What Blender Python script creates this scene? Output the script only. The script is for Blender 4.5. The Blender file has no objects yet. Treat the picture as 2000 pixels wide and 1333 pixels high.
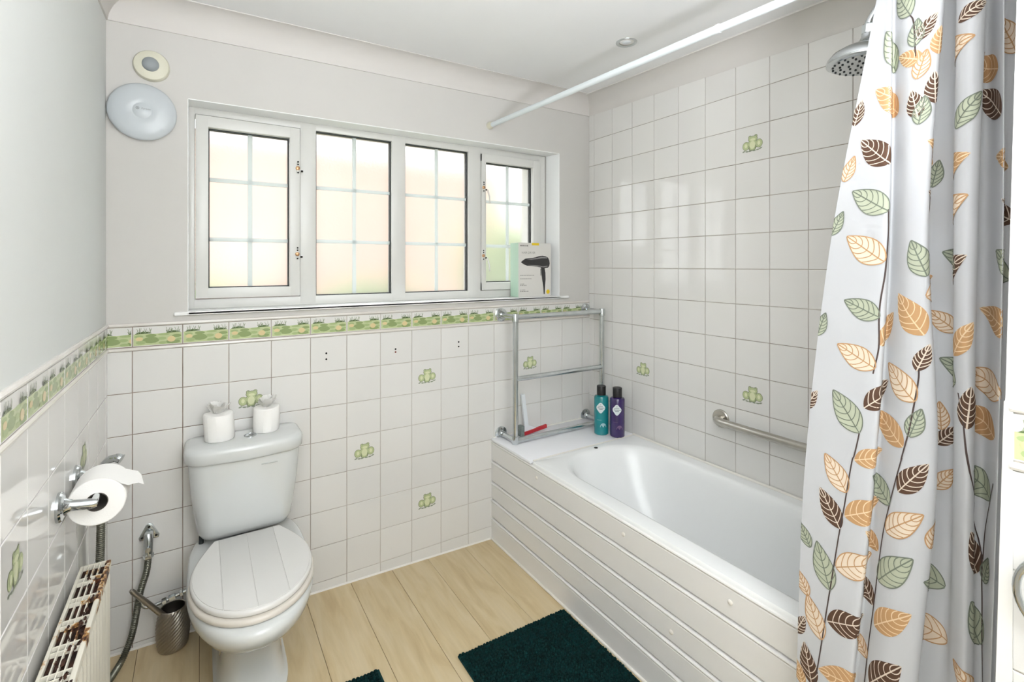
import bpy, bmesh, math, random
from mathutils import Vector, Matrix, Euler
random.seed(7)
sc = bpy.context.scene
COL = sc.collection
PI = math.pi

# ------------------------------------------------------------------ camera
CAM = (0.2092, -2.2558, 1.4348)
YAW = math.radians(32.405)
FPX = 959.01
cd = bpy.data.cameras.new('camera')
cam = bpy.data.objects.new('camera', cd); COL.objects.link(cam)
cam.location = CAM
cam.rotation_euler = (PI / 2, 0, -YAW)
cd.sensor_width = 36.0
cd.lens = FPX / 2000 * 36.0
cd.shift_y = -(666.5 - 518.48) / 2000
cd.clip_start = 0.02
sc.camera = cam

# ------------------------------------------------------------------ world, exposure
SKY = 3.3
FILL_W = 87.0        # watts of the added fill light behind the viewpoint
w = bpy.data.worlds.new('overcast_sky'); sc.world = w; w.use_nodes = True
bg = w.node_tree.nodes['Background']
bg.inputs[0].default_value = (0.93, 0.97, 1.0, 1); bg.inputs[1].default_value = SKY
vs = sc.view_settings
sc.display_settings.display_device = 'sRGB'
vs.view_transform = 'Standard'; vs.look = 'None'; vs.gamma = 1.0; vs.use_curve_mapping = False
vs.exposure = 0.12
sc.cycles.adaptive_threshold = 0.02; sc.cycles.use_light_tree = False
sc.cycles.max_bounces = 7; sc.cycles.diffuse_bounces = 4; sc.cycles.glossy_bounces = 3
sc.cycles.transmission_bounces = 5; sc.cycles.transparent_max_bounces = 6

# ------------------------------------------------------------------ materials
def lin(h):
    h = h.lstrip('#'); o = []
    for i in (0, 2, 4):
        c = int(h[i:i+2], 16) / 255
        o.append(c / 12.92 if c <= 0.04045 else ((c + 0.055) / 1.055) ** 2.4)
    return (*o, 1.0)
M = {}
def mat(name, col, rough=0.5, metal=0.0, noise=0.0, nscale=20, bump=0.0, bscale=200, spec=0.5, coat=0.0, stretch=None, tint=None, rnd=0.0, emit=0, sheen=0):
    m = bpy.data.materials.new(name); m.use_nodes = True
    nt = m.node_tree; b = nt.nodes['Principled BSDF']
    c = lin(col) if isinstance(col, str) else col
    b.inputs['Base Color'].default_value = c
    b.inputs['Roughness'].default_value = rough
    b.inputs['Metallic'].default_value = metal
    b.inputs['Specular IOR Level'].default_value = spec
    b.inputs['Coat Weight'].default_value = coat
    b.inputs['Coat Roughness'].default_value = 0.05
    if sheen: b.inputs['Sheen Weight'].default_value = sheen
    if emit:
        b.inputs['Emission Color'].default_value = c; b.inputs['Emission Strength'].default_value = emit
    src = None
    if noise or bump:
        tc = nt.nodes.new('ShaderNodeTexCoord'); mp = nt.nodes.new('ShaderNodeMapping')
        nt.links.new(tc.outputs['Object'], mp.inputs[0])
        if stretch: mp.inputs['Scale'].default_value = stretch
    if noise:
        n = nt.nodes.new('ShaderNodeTexNoise'); n.inputs['Scale'].default_value = nscale; n.inputs['Detail'].default_value = 6
        nt.links.new(mp.outputs[0], n.inputs[0])
        r = nt.nodes.new('ShaderNodeValToRGB')
        r.color_ramp.elements[0].position = 0.35; r.color_ramp.elements[1].position = 0.68
        t = lin(tint) if tint else tuple(v * (1 - noise) for v in c[:3]) + (1,)
        r.color_ramp.elements[0].color = t; r.color_ramp.elements[1].color = c
        nt.links.new(n.outputs['Fac'], r.inputs[0]); src = r.outputs[0]
    if rnd:
        oi = nt.nodes.new('ShaderNodeObjectInfo'); mr = nt.nodes.new('ShaderNodeMapRange')
        mr.inputs[3].default_value = 1 - rnd; mr.inputs[4].default_value = 1.0
        nt.links.new(oi.outputs['Random'], mr.inputs[0])
        mx = nt.nodes.new('ShaderNodeMix'); mx.data_type = 'RGBA'; mx.blend_type = 'MULTIPLY'
        mx.inputs[0].default_value = 1.0; mx.inputs[6].default_value = c
        if src: nt.links.new(src, mx.inputs[6])
        nt.links.new(mr.outputs[0], mx.inputs[7]); src = mx.outputs[2]
    if src: nt.links.new(src, b.inputs['Base Color'])
    if bump:
        n2 = nt.nodes.new('ShaderNodeTexNoise'); n2.inputs['Scale'].default_value = bscale; n2.inputs['Detail'].default_value = 4
        nt.links.new(mp.outputs[0], n2.inputs[0])
        bp = nt.nodes.new('ShaderNodeBump'); bp.inputs['Strength'].default_value = bump; bp.inputs['Distance'].default_value = 0.002
        nt.links.new(n2.outputs['Fac'], bp.inputs['Height']); nt.links.new(bp.outputs[0], b.inputs['Normal'])
    M[name] = m
    return m
mat('plaster', '#d0cdc8', 0.75, noise=0.02, nscale=4, bump=0.08, bscale=60)
mat('plaster_left', '#d9dbd8', 0.7, noise=0.02, nscale=3, bump=0.06, bscale=60)
mat('ceiling_paint', '#ececeb', 0.8, noise=0.02, nscale=3)
mat('cornice_paint', '#d6d2cd', 0.7, noise=0.02, nscale=6)
mat('tile_white', '#e6e4e0', 0.06, rnd=0.05)
mat('grout_light', '#c4bcb2', 0.85, noise=0.5, nscale=7, tint='#a1958a')
mat('grout_brown', '#b5a79a', 0.85, noise=0.5, nscale=9, tint='#7d6757')
mat('pencil', '#e9e6e0', 0.12, noise=0.5, nscale=5, tint='#d9d2ca')
mat('wood_joint', '#6e5637', 0.8)
mat('gloss_paint', '#edebe6', 0.35, bump=0.04, bscale=40)
mat('upvc', '#dcdbd6', 0.3)
mat('reveal_bright', '#f6f7f6', 0.4); mat('sill_paint', '#f7f7f5', 0.35)
mat('gasket', '#2b2f30', 0.6)
mat('bar_white', '#eef3f2', 0.4)
mat('brass', '#c79b73', 0.35, metal=0.7)
mat('dark_hole', '#17130f', 0.9)
mat('rust_hole', '#7a3b2c', 0.9)
mat('chrome', '#c9cdcf', 0.10, metal=1.0)
mat('chrome_worn', '#d6dbdc', 0.2, metal=1.0, noise=0.14, nscale=25)
mat('steel_brushed', '#c2beb6', 0.28, metal=1.0, noise=0.12, nscale=30)
mat('steel_dark', '#a9a39a', 0.34, metal=1.0)
mat('hose_metal', '#77776b', 0.4, metal=0.85)
mat('ceramic', '#d8dad8', 0.06, coat=0.3)
mat('seat_white', '#e0deda', 0.25, coat=0.2)
mat('seat_cream', '#dad3c8', 0.3, coat=0.2)
mat('paper', '#f8f6f2', 0.95, bump=0.2, bscale=300); mat('tissue', '#fbfaf7', 0.95)
mat('card_core', '#55504a', 0.9)
mat('acrylic', '#f6f7f6', 0.2)
mat('ledge_paint', '#f6f6f9', 0.35)
mat('board_paint', '#ebe9e6', 0.32)
mat('cap_cream', '#ebe6dd', 0.4)
mat('sealant', '#eeeae2', 0.4)
mat('rod_white', '#dfe6e8', 0.3)
mat('plastic_white', '#e3e7ea', 0.28); mat('ap_grey', '#c6cbce', 0.3)
mat('sensor_cream', '#dcd9c6', 0.45)
mat('sensor_lens', '#93999b', 0.4)
mat('logo_grey', '#8f9293', 0.5); mat('mark_pale', '#b9bcba', 0.4)
mat('teal_bottle', '#0d8288', 0.15, coat=0.4)
mat('purple_bottle', '#37275c', 0.15, coat=0.4)
mat('black_cap', '#1a191a', 0.4)
mat('label_white', '#dfe6e6', 0.5)
mat('label_ink', '#5d6e74', 0.6)
mat('label_pale', '#9cc9cc', 0.5)
mat('label_mauve', '#6a4d78', 0.5)
mat('red_rubber', '#b32a32', 0.5)
mat('sponge_grey', '#8a9490', 0.9, noise=0.3, nscale=80)
mat('radiator_paint', '#e6e1d2', 0.4, noise=0.03, nscale=10)
mat('box_white', '#dcd9d3', 0.5)
mat('box_green', '#bcd9c4', 0.5)
mat('box_yellow', '#e6c51c', 0.5)
mat('dryer_black', '#2c2b2b', 0.4)
mat('dryer_grey', '#8d8c8a', 0.4)
mat('text_grey', '#8f8d88', 0.6)
mat('curtain_line', '#4b3d3a', 0.8)
mat('frog_dark', '#8a9370', 0.3); mat('frog_mid', '#b9c393', 0.3); mat('frog_light', '#d9dcb6', 0.3); mat('frog_foot', '#8f9884', 0.3)
mat('pond', '#bfc998', 0.15); mat('pad_dark', '#8fa06c', 0.15); mat('pad_mid', '#a6b681', 0.15); mat('flower', '#dcc998', 0.15)
mat('bank', '#5d6f45', 0.15); mat('reed', '#9aa38b', 0.15)
mat('mat_teal', '#06302f', 0.95, noise=0.5, nscale=60, tint='#031c1c', spec=0.15)
mat('mat_edge', '#0a3536', 0.9, spec=0.2)
mat('leaf_hedge', '#8c9c66', 0.9, noise=0.5, nscale=3, tint='#7d8f4a')
mat('grass', '#a5aa90', 0.95, noise=0.4, nscale=1.0)
mat('roof_tile', '#9a6f5e', 0.9)
mat('leafG', '#b4b9a2', 0.8); mat('lineG', '#737a6c', 0.8)
mat('leafT', '#bd9366', 0.8); mat('lineT', '#e6cba6', 0.8)
mat('leafB', '#553b2b', 0.8); mat('lineB', '#dccdbc', 0.8)
mat('leafC', '#e4d3be', 0.8); mat('lineC', '#ba9065', 0.8)
def special():
    # planks: pale maple print, grain along y, colour shift per board
    m = mat('maple', '#e0cda4', 0.42); nt = m.node_tree; b = nt.nodes['Principled BSDF']
    tc = nt.nodes.new('ShaderNodeTexCoord'); oi = nt.nodes.new('ShaderNodeObjectInfo')
    ad = nt.nodes.new('ShaderNodeVectorMath'); ad.operation = 'ADD'
    nt.links.new(tc.outputs['Object'], ad.inputs[0])
    cm = nt.nodes.new('ShaderNodeVectorMath'); cm.operation = 'SCALE'; cm.inputs[0].default_value = (3, 7, 1)
    nt.links.new(oi.outputs['Random'], cm.inputs['Scale']); nt.links.new(cm.outputs[0], ad.inputs[1])
    mp = nt.nodes.new('ShaderNodeMapping'); mp.inputs['Scale'].default_value = (14, 2.4, 1); nt.links.new(ad.outputs[0], mp.inputs[0])
    n = nt.nodes.new('ShaderNodeTexNoise'); n.inputs['Scale'].default_value = 1.6; n.inputs['Detail'].default_value = 8; n.inputs['Distortion'].default_value = 0.6
    nt.links.new(mp.outputs[0], n.inputs[0])
    r = nt.nodes.new('ShaderNodeValToRGB'); e = r.color_ramp.elements
    e[0].position = 0.28; e[0].color = lin('#c9b187'); e[1].position = 0.62; e[1].color = lin('#dbc8a3')
    x = e.new(0.45); x.color = lin('#d5c097')
    nt.links.new(n.outputs['Fac'], r.inputs[0])
    mp2 = nt.nodes.new('ShaderNodeMapping'); mp2.inputs['Scale'].default_value = (90, 5, 1); nt.links.new(ad.outputs[0], mp2.inputs[0])
    n2 = nt.nodes.new('ShaderNodeTexNoise'); n2.inputs['Scale'].default_value = 1.0; n2.inputs['Detail'].default_value = 5; nt.links.new(mp2.outputs[0], n2.inputs[0])
    mr = nt.nodes.new('ShaderNodeMapRange'); mr.inputs[1].default_value = 0.3; mr.inputs[2].default_value = 0.7; mr.inputs[3].default_value = 0.955; mr.inputs[4].default_value = 1.02
    nt.links.new(n2.outputs['Fac'], mr.inputs[0])
    mx = nt.nodes.new('ShaderNodeMix'); mx.data_type = 'RGBA'; mx.blend_type = 'MULTIPLY'; mx.inputs[0].default_value = 1
    nt.links.new(r.outputs[0], mx.inputs[6]); nt.links.new(mr.outputs[0], mx.inputs[7])
    mr2 = nt.nodes.new('ShaderNodeMapRange'); mr2.inputs[3].default_value = 0.93; mr2.inputs[4].default_value = 1.03; nt.links.new(oi.outputs['Random'], mr2.inputs[0])
    mx2 = nt.nodes.new('ShaderNodeMix'); mx2.data_type = 'RGBA'; mx2.blend_type = 'MULTIPLY'; mx2.inputs[0].default_value = 1
    nt.links.new(mx.outputs[2], mx2.inputs[6]); nt.links.new(mr2.outputs[0], mx2.inputs[7])
    nt.links.new(mx2.outputs[2], b.inputs['Base Color'])
    # rusty white grille of the radiator
    m = mat('rust_paint', '#e6e1d2', 0.5); nt = m.node_tree; b = nt.nodes['Principled BSDF']
    tc = nt.nodes.new('ShaderNodeTexCoord')
    n = nt.nodes.new('ShaderNodeTexNoise'); n.inputs['Scale'].default_value = 13; n.inputs['Detail'].default_value = 8; n.inputs['Roughness'].default_value = 0.65
    nt.links.new(tc.outputs['Object'], n.inputs[0])
    r = nt.nodes.new('ShaderNodeValToRGB'); e = r.color_ramp.elements
    e[0].position = 0.545; e[0].color = lin('#e6e1d2'); e[1].position = 0.64; e[1].color = lin('#43281c')
    x = e.new(0.575); x.color = lin('#c79a58'); x = e.new(0.60); x.color = lin('#6b3f26')
    nt.links.new(n.outputs['Fac'], r.inputs[0]); nt.links.new(r.outputs[0], b.inputs['Base Color'])
    mat('rust_and_slot_shade', '#4a2c1e', 0.95, noise=0.6, nscale=40, tint='#22140e', bump=0.8, bscale=120)
    # patterned obscure glass: rough refraction with ripple bump, plus a little diffusing haze
    m = bpy.data.materials.new('obscure_glass'); m.use_nodes = True; nt = m.node_tree; nt.nodes.clear()
    out = nt.nodes.new('ShaderNodeOutputMaterial')
    tc = nt.nodes.new('ShaderNodeTexCoord'); n = nt.nodes.new('ShaderNodeTexNoise'); n.inputs['Scale'].default_value = 110; n.inputs['Detail'].default_value = 3
    nt.links.new(tc.outputs['Object'], n.inputs[0])
    bp = nt.nodes.new('ShaderNodeBump'); bp.inputs['Strength'].default_value = 0.25; bp.inputs['Distance'].default_value = 0.002
    nt.links.new(n.outputs['Fac'], bp.inputs['Height'])
    rf = nt.nodes.new('ShaderNodeBsdfRefraction'); rf.inputs['Color'].default_value = (1, 1, 1, 1); rf.inputs['Roughness'].default_value = 0.38; rf.inputs['IOR'].default_value = 1.15
    nt.links.new(bp.outputs[0], rf.inputs['Normal'])
    tr = nt.nodes.new('ShaderNodeBsdfTranslucent'); tr.inputs[0].default_value = (1, 1, 1, 1)
    gl = nt.nodes.new('ShaderNodeBsdfGlossy'); gl.inputs['Roughness'].default_value = 0.15; nt.links.new(bp.outputs[0], gl.inputs['Normal'])
    m1 = nt.nodes.new('ShaderNodeMixShader'); m1.inputs[0].default_value = 0.13
    nt.links.new(rf.outputs[0], m1.inputs[1]); nt.links.new(tr.outputs[0], m1.inputs[2])
    m2 = nt.nodes.new('ShaderNodeMixShader'); m2.inputs[0].default_value = 0.02
    nt.links.new(m1.outputs[0], m2.inputs[1]); nt.links.new(gl.outputs[0], m2.inputs[2])
    nt.links.new(m2.outputs[0], out.inputs[0]); M['obscure_glass'] = m
    m = M['bar_white']; nt = m.node_tree; b = nt.nodes['Principled BSDF']
    tr = nt.nodes.new('ShaderNodeBsdfTranslucent'); tr.inputs[0].default_value = lin('#eef3f2')
    ms = nt.nodes.new('ShaderNodeMixShader'); ms.inputs[0].default_value = 0.6
    nt.links.new(b.outputs[0], ms.inputs[1]); nt.links.new(tr.outputs[0], ms.inputs[2]); nt.links.new(ms.outputs[0], nt.nodes['Material Output'].inputs[0])
    # brick wall outside
    m = mat('brick', '#c98f74', 0.9); nt = m.node_tree; b = nt.nodes['Principled BSDF']
    tc = nt.nodes.new('ShaderNodeTexCoord'); mp = nt.nodes.new('ShaderNodeMapping'); mp.inputs['Rotation'].default_value = (PI / 2, 0, 0)
    nt.links.new(tc.outputs['Object'], mp.inputs[0])
    br = nt.nodes.new('ShaderNodeTexBrick'); br.inputs['Color1'].default_value = lin('#c09384'); br.inputs['Color2'].default_value = lin('#b58676'); br.inputs['Mortar'].default_value = lin('#c0b2a0')
    br.inputs['Scale'].default_value = 4.4; nt.links.new(mp.outputs[0], br.inputs[0]); nt.links.new(br.outputs[0], b.inputs['Base Color'])
    # curtain cloth: white polyester, a little light comes through
    m = bpy.data.materials.new('curtain_cloth'); m.use_nodes = True; nt = m.node_tree; b = nt.nodes['Principled BSDF']
    b.inputs['Base Color'].default_value = lin('#d3d4d7'); b.inputs['Roughness'].default_value = 0.6; b.inputs['Sheen Weight'].default_value = 0.15
    tc = nt.nodes.new('ShaderNodeTexCoord'); n = nt.nodes.new('ShaderNodeTexNoise'); n.inputs['Scale'].default_value = 9; n.inputs['Detail'].default_value = 3
    nt.links.new(tc.outputs['Object'], n.inputs[0]); bp = nt.nodes.new('ShaderNodeBump'); bp.inputs['Strength'].default_value = 0.35; bp.inputs['Distance'].default_value = 0.01
    nt.links.new(n.outputs['Fac'], bp.inputs['Height']); nt.links.new(bp.outputs[0], b.inputs['Normal'])
    tr = nt.nodes.new('ShaderNodeBsdfTranslucent'); tr.inputs[0].default_value = lin('#e8e8ea')
    ms = nt.nodes.new('ShaderNodeMixShader'); ms.inputs[0].default_value = 0.25
    nt.links.new(b.outputs[0], ms.inputs[1]); nt.links.new(tr.outputs[0], ms.inputs[2])
    nt.links.new(ms.outputs[0], nt.nodes['Material Output'].inputs[0]); M['curtain_cloth'] = m
    # tile pattern for the hidden end wall of the bath
    m = mat('tile_print', '#ebe8e1', 0.1); nt = m.node_tree; b = nt.nodes['Principled BSDF']
    tc = nt.nodes.new('ShaderNodeTexCoord'); mp = nt.nodes.new('ShaderNodeMapping'); mp.inputs['Rotation'].default_value = (PI / 2, 0, 0); nt.links.new(tc.outputs['Object'], mp.inputs[0])
    br = nt.nodes.new('ShaderNodeTexBrick'); br.offset = 0; br.inputs['Color1'].default_value = lin('#ebe8e1'); br.inputs['Color2'].default_value = lin('#e8e5de'); br.inputs['Mortar'].default_value = lin('#c8bfb3')
    br.inputs['Scale'].default_value = 1; br.inputs['Mortar Size'].default_value = 0.0015; br.inputs['Brick Width'].default_value = 0.1525; br.inputs['Row Height'].default_value = 0.1525
    nt.links.new(mp.outputs[0], br.inputs[0]); nt.links.new(br.outputs[0], b.inputs['Base Color'])
    # grout of the back wall: brown with age in the toilet corner, pale towards the bath
    m = M['grout_brown']; nt = m.node_tree; b = nt.nodes['Principled BSDF']
    old = b.inputs['Base Color'].links[0].from_socket
    tc = nt.nodes.new('ShaderNodeTexCoord'); sx = nt.nodes.new('ShaderNodeSeparateXYZ'); nt.links.new(tc.outputs['Object'], sx.inputs[0])
    mr = nt.nodes.new('ShaderNodeMapRange'); mr.inputs[1].default_value = .25; mr.inputs[2].default_value = .95; nt.links.new(sx.outputs[0], mr.inputs[0])
    mx = nt.nodes.new('ShaderNodeMix'); mx.data_type = 'RGBA'; mx.inputs[7].default_value = lin('#c6beb4')
    nt.links.new(mr.outputs[0], mx.inputs[0]); nt.links.new(old, mx.inputs[6]); nt.links.new(mx.outputs[2], b.inputs['Base Color'])
    m = M['tissue']; nt = m.node_tree; b = nt.nodes['Principled BSDF']
    tr = nt.nodes.new('ShaderNodeBsdfTranslucent'); tr.inputs[0].default_value = lin('#f6f4ef')
    ms = nt.nodes.new('ShaderNodeMixShader'); ms.inputs[0].default_value = 0.35
    nt.links.new(b.outputs[0], ms.inputs[1]); nt.links.new(tr.outputs[0], ms.inputs[2]); nt.links.new(ms.outputs[0], nt.nodes['Material Output'].inputs[0])
special()

# ------------------------------------------------------------------ geometry helpers
class MB:
    def __init__(s): s.bm = bmesh.new()
    def _mi(s, faces, mi):
        for f in faces: f.material_index = mi
    def box(s, x0, x1, y0, y1, z0, z1, bev=0.0, mi=0, seg=2):
        vs = [s.bm.verts.new(c) for c in ((x0,y0,z0),(x1,y0,z0),(x1,y1,z0),(x0,y1,z0),(x0,y0,z1),(x1,y0,z1),(x1,y1,z1),(x0,y1,z1))]
        fs = [s.bm.faces.new([vs[i] for i in q]) for q in ((3,2,1,0),(4,5,6,7),(0,1,5,4),(1,2,6,5),(2,3,7,6),(3,0,4,7))]
        s._mi(fs, mi)
        if bev:
            es = {e for f in fs for e in f.edges}
            r = bmesh.ops.bevel(s.bm, geom=list(es), offset=bev, segments=seg, affect='EDGES', profile=0.5)
            s._mi(r['faces'], mi)
        return s
    def hexa(s, pts, mi=0):
        vs = [s.bm.verts.new(c) for c in pts]
        s._mi([s.bm.faces.new([vs[i] for i in q]) for q in ((3,2,1,0),(4,5,6,7),(0,1,5,4),(1,2,6,5),(2,3,7,6),(3,0,4,7))], mi)
        return s
    def loft(s, rings, mi=0, cap0=True, cap1=True, closed=True):
        vr = [[s.bm.verts.new(p) for p in r] for r in rings]
        n = len(rings[0]); fs = []
        for a, b in zip(vr[:-1], vr[1:]):
            for i in range(n if closed else n - 1):
                j = (i + 1) % n
                fs.append(s.bm.faces.new((a[i], a[j], b[j], b[i])))
        if cap0: fs.append(s.bm.faces.new(list(reversed(vr[0]))))
        if cap1: fs.append(s.bm.faces.new(vr[-1]))
        s._mi(fs, mi); return s
    def tube(s, pts, r, seg=12, mi=0, closed=False, caps=True):
        pts = [Vector(p) for p in pts]; n = len(pts)
        rs = r if isinstance(r, (list, tuple)) else [r] * n
        tg = []
        for i in range(n):
            a = pts[i - 1] if (i > 0 or closed) else pts[i]
            b = pts[(i + 1) % n] if (i < n - 1 or closed) else pts[i]
            tg.append((b - a).normalized())
        u = tg[0].orthogonal().normalized(); rings = []
        for i in range(n):
            u = (u - tg[i] * u.dot(tg[i])).normalized(); v = tg[i].cross(u)
            rings.append([pts[i] + (u * math.cos(2 * PI * k / seg) + v * math.sin(2 * PI * k / seg)) * rs[i] for k in range(seg)])
        if closed: rings.append(rings[0]); return s.loft(rings, mi, False, False)
        return s.loft(rings, mi, caps, caps)
    def lathe(s, prof, c=(0,0,0), axis=(0,0,1), seg=32, mi=0, cap0=True, cap1=True):
        q = Vector((0, 0, 1)).rotation_difference(Vector(axis).normalized()); c = Vector(c)
        rings = [[c + q @ Vector((r * math.cos(2*PI*k/seg), r * math.sin(2*PI*k/seg), z)) for k in range(seg)] for r, z in prof]
        return s.loft(rings, mi, cap0, cap1)
    def poly(s, pts, mi=0):
        f = s.bm.faces.new([s.bm.verts.new(p) for p in pts]); f.material_index = mi; return s
    def prism(s, pts, fn, d0, d1, mi=0, bev=0.0):
        r0 = [fn(a, b, d0) for a, b in pts]; r1 = [fn(a, b, d1) for a, b in pts]
        return s.loft([r0, r1], mi)
    def build(s, name, mats, parent=None, origin=None, smooth=35, weld=True):
        if weld: bmesh.ops.remove_doubles(s.bm, verts=s.bm.verts, dist=1e-6)
        bmesh.ops.recalc_face_normals(s.bm, faces=s.bm.faces)
        return s.finish(name, mats, parent, origin, smooth)
    def finish(s, name, mats, parent=None, origin=None, smooth=35):
        me = bpy.data.meshes.new(name)
        if origin is None: origin = wloc(parent)
        if any(origin): bmesh.ops.translate(s.bm, verts=s.bm.verts, vec=-Vector(origin))
        s.bm.to_mesh(me); s.bm.free()
        for m in (mats if isinstance(mats, (list, tuple)) else [mats]): me.materials.append(M[m])
        if smooth:
            me.shade_smooth(); me.set_sharp_from_angle(angle=math.radians(smooth))
        o = bpy.data.objects.new(name, me); COL.objects.link(o)
        if parent is not None: o.parent = parent
        o.location = Vector(origin) - Vector(wloc(parent))
        return o
def wloc(o):
    v = Vector((0, 0, 0))
    while o is not None: v = v + Vector(o.location); o = o.parent
    return v
def tag(o, label=None, cat=None, group=None, kind=None):
    if label: o['label'] = label
    if cat: o['category'] = cat
    if group: o['group'] = group
    if kind: o['kind'] = kind
    return o
def thing(name, loc, label, cat, group=None):
    o = bpy.data.objects.new(name, None); COL.objects.link(o); o.location = loc; o.empty_display_size = 0.05
    return tag(o, label, cat, group)
def ell(cx, cy, rx, ry, n=14, rot=0.0):
    c, s_ = math.cos(rot), math.sin(rot)
    return [(cx + rx*math.cos(2*PI*k/n)*c - ry*math.sin(2*PI*k/n)*s_, cy + rx*math.cos(2*PI*k/n)*s_ + ry*math.sin(2*PI*k/n)*c) for k in range(n)]
def smooth_path(pts, n=6, closed=False):
    P = [Vector(p) for p in pts]; N = len(P); out = []
    for i in range(N if closed else N - 1):
        p0 = P[(i-1) % N] if (closed or i > 0) else P[0]*2 - P[1]
        p1 = P[i]; p2 = P[(i+1) % N]
        p3 = P[(i+2) % N] if (closed or i + 2 < N) else P[-1]*2 - P[-2]
        for k in range(n):
            t = k / n
            out.append(0.5*((2*p1) + (p2-p0)*t + (2*p0-5*p1+4*p2-p3)*t*t + (3*p1-p0-3*p2+p3)*t**3))
    if not closed: out.append(P[-1])
    return out
def text_mesh(txt, size):
    cu = bpy.data.curves.new('t', 'FONT'); cu.body = txt; cu.size = size; cu.align_x = 'CENTER'; cu.align_y = 'CENTER'
    o = bpy.data.objects.new('t', cu); COL.objects.link(o)
    dg = bpy.context.evaluated_depsgraph_get(); me = bpy.data.meshes.new_from_object(o.evaluated_get(dg))
    bpy.data.objects.remove(o); bpy.data.curves.remove(cu)
    return me

# ------------------------------------------------------------------ room shell
XL, XR, YF = -0.075, 2.196, -3.0
PX = 1.262                      # face of the partition that ends the bath
TP = 0.1525                     # tile pitch on the back and left walls
ZD = 1.1217                     # top of the plain tiles
def ceilz(x, y): return 2.408 + 0.010 * x + 0.033 * y
def struct(name, mb, mats, parent=None, label=None, **k):
    o = mb.build(name, mats, parent, **k)
    if parent is None: tag(o, label, None, None, 'structure')
    return o
floor = struct('floor', MB().box(XL - .1 - .778, XR + .1 - .778, YF - .1, .3, -.06, -.004), 'wood_joint', label='pale maple effect plank floor of the bathroom')
seams = [XL, .016, .206, .396, .587, .778, .968, 1.147, 1.348, 1.53]
pm = {}
FT = -.0297
def fz(x): return .0115 + FT * (x - .778)     # the old floor falls a little towards the bath
floor.rotation_euler.y = -math.atan(FT); floor.location = (.778, 0, .0115)
for i, (a, b) in enumerate(zip(seams[:-1], seams[1:])):
    ys = [0.0, [-1.55, -0.95, -1.25, -1.75, -1.35, -1.9, -1.6, -1.15, -1.7][i], YF]
    for y1, y0 in zip(ys[:-1], ys[1:]):
        pk = MB().box(a + .0007 - .778, b - .0007 - .778, y0 + .0007, y1 - .0007, -.0045, 0, .0006, seg=1).build('plank', 'maple', None, origin=((a + b) / 2 - .778, (y0 + y1) / 2, 0))
        pk.parent = floor

wb = MB()
wb.hexa([(XL-.3,0,-.1),(.169,0,-.1),(.169,.3,-.1),(XL-.3,.3,-.1),(XL-.3,0,2.65),(.169,0,2.65),(.169,.3,2.65),(XL-.3,.3,2.65)])
wb.hexa([(1.966,0,-.1),(2.6,0,-.1),(2.6,.3,-.1),(1.90,.3,-.1),(1.966,0,2.65),(2.6,0,2.65),(2.6,.3,2.65),(1.90,.3,2.65)])
wb.hexa([(.169,0,-.1),(1.966,0,-.1),(1.90,.3,-.1),(.169,.3,-.1),(.169,0,1.25),(1.966,0,1.25),(1.90,.3,1.25),(.169,.3,1.25)])
wb.hexa([(.169,0,2.074),(1.966,0,2.082),(1.90,.3,2.082),(.169,.3,2.074),(.169,0,2.65),(1.966,0,2.65),(1.90,.3,2.65),(.169,.3,2.65)])
wall_back = struct('wall_back', wb, 'plaster', label='back wall with the window, plaster above a white tiled dado', smooth=20)
wall_left = struct('wall_left', MB().box(XL-.12, XL, YF-.1, 0, -.1, 2.65), 'plaster_left', label='left wall, smooth plaster above a tiled dado')
wall_right = struct('wall_right', MB().box(XR, XR+.12, YF-.1, 0, -.1, 2.65), 'plaster', label='right wall, white tiles up to the cornice')
wall_front = struct('wall_front', MB().box(XL-.12, XR+.12, YF-.12, YF, -.1, 2.65), 'plaster_left', label='plain wall behind the viewpoint')
def pedge(z): return -2.014 - (z - .806) * 0.0214
pt = MB().hexa([(PX,YF,-.06),(XR,YF,-.06),(XR,pedge(0),-.06),(PX,pedge(0),-.06),(PX,YF,2.65),(XR,YF,2.65),(XR,pedge(2.6),2.65),(PX,pedge(2.6),2.65)])
wall_part = struct('wall_partition', pt, ['plaster'], label='white partition at the end of the bath, tiled dado on its side')
ce = MB().hexa([(XL-.1,YF-.1,ceilz(XL,YF)),(XR+.1,YF-.1,ceilz(XR,YF)),(XR+.1,.05,ceilz(XR,0)),(XL-.1,.05,ceilz(XL,0)),(XL-.1,YF-.1,2.6),(XR+.1,YF-.1,2.6),(XR+.1,.05,2.6),(XL-.1,.05,2.6)])
ceiling = struct('ceiling', ce, 'ceiling_paint', label='flat white painted ceiling')
def cove(n=8):
    pr = [(0.0, -.096), (.006, -.096), (.006, -.09)]
    for k in range(n + 1):
        a = PI / 2 * k / n
        pr.append((.006 + .088 * (1 - math.cos(a)) * .85 + .013 * k / n, -.09 + .082 * (math.sin(a) * .8 + .2 * k / n)))
    pr += [(.107, -.008), (.107, .01), (0, .01)]
    return pr
def cornice(name, p0, p1, inward, label):
    mb = MB(); rings = []
    for p in (p0, p1):
        rings.append([(p[0] + inward[0]*o, p[1] + inward[1]*o, ceilz(*p) + z) for o, z in cove()])
    mb.loft(rings); return struct(name, mb, 'cornice_paint', label=label, smooth=25)
cornice('trim_1', (XL, 0), (XR, 0), (0, -1), 'plaster coving along the back wall')
cornice('trim_2', (XR, 0), (XR, -2.03), (-1, 0), 'plaster coving above the tiled right wall')
cornice('trim_3', (XL, 0), (XL, YF), (1, 0), 'plaster coving along the left wall')

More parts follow.
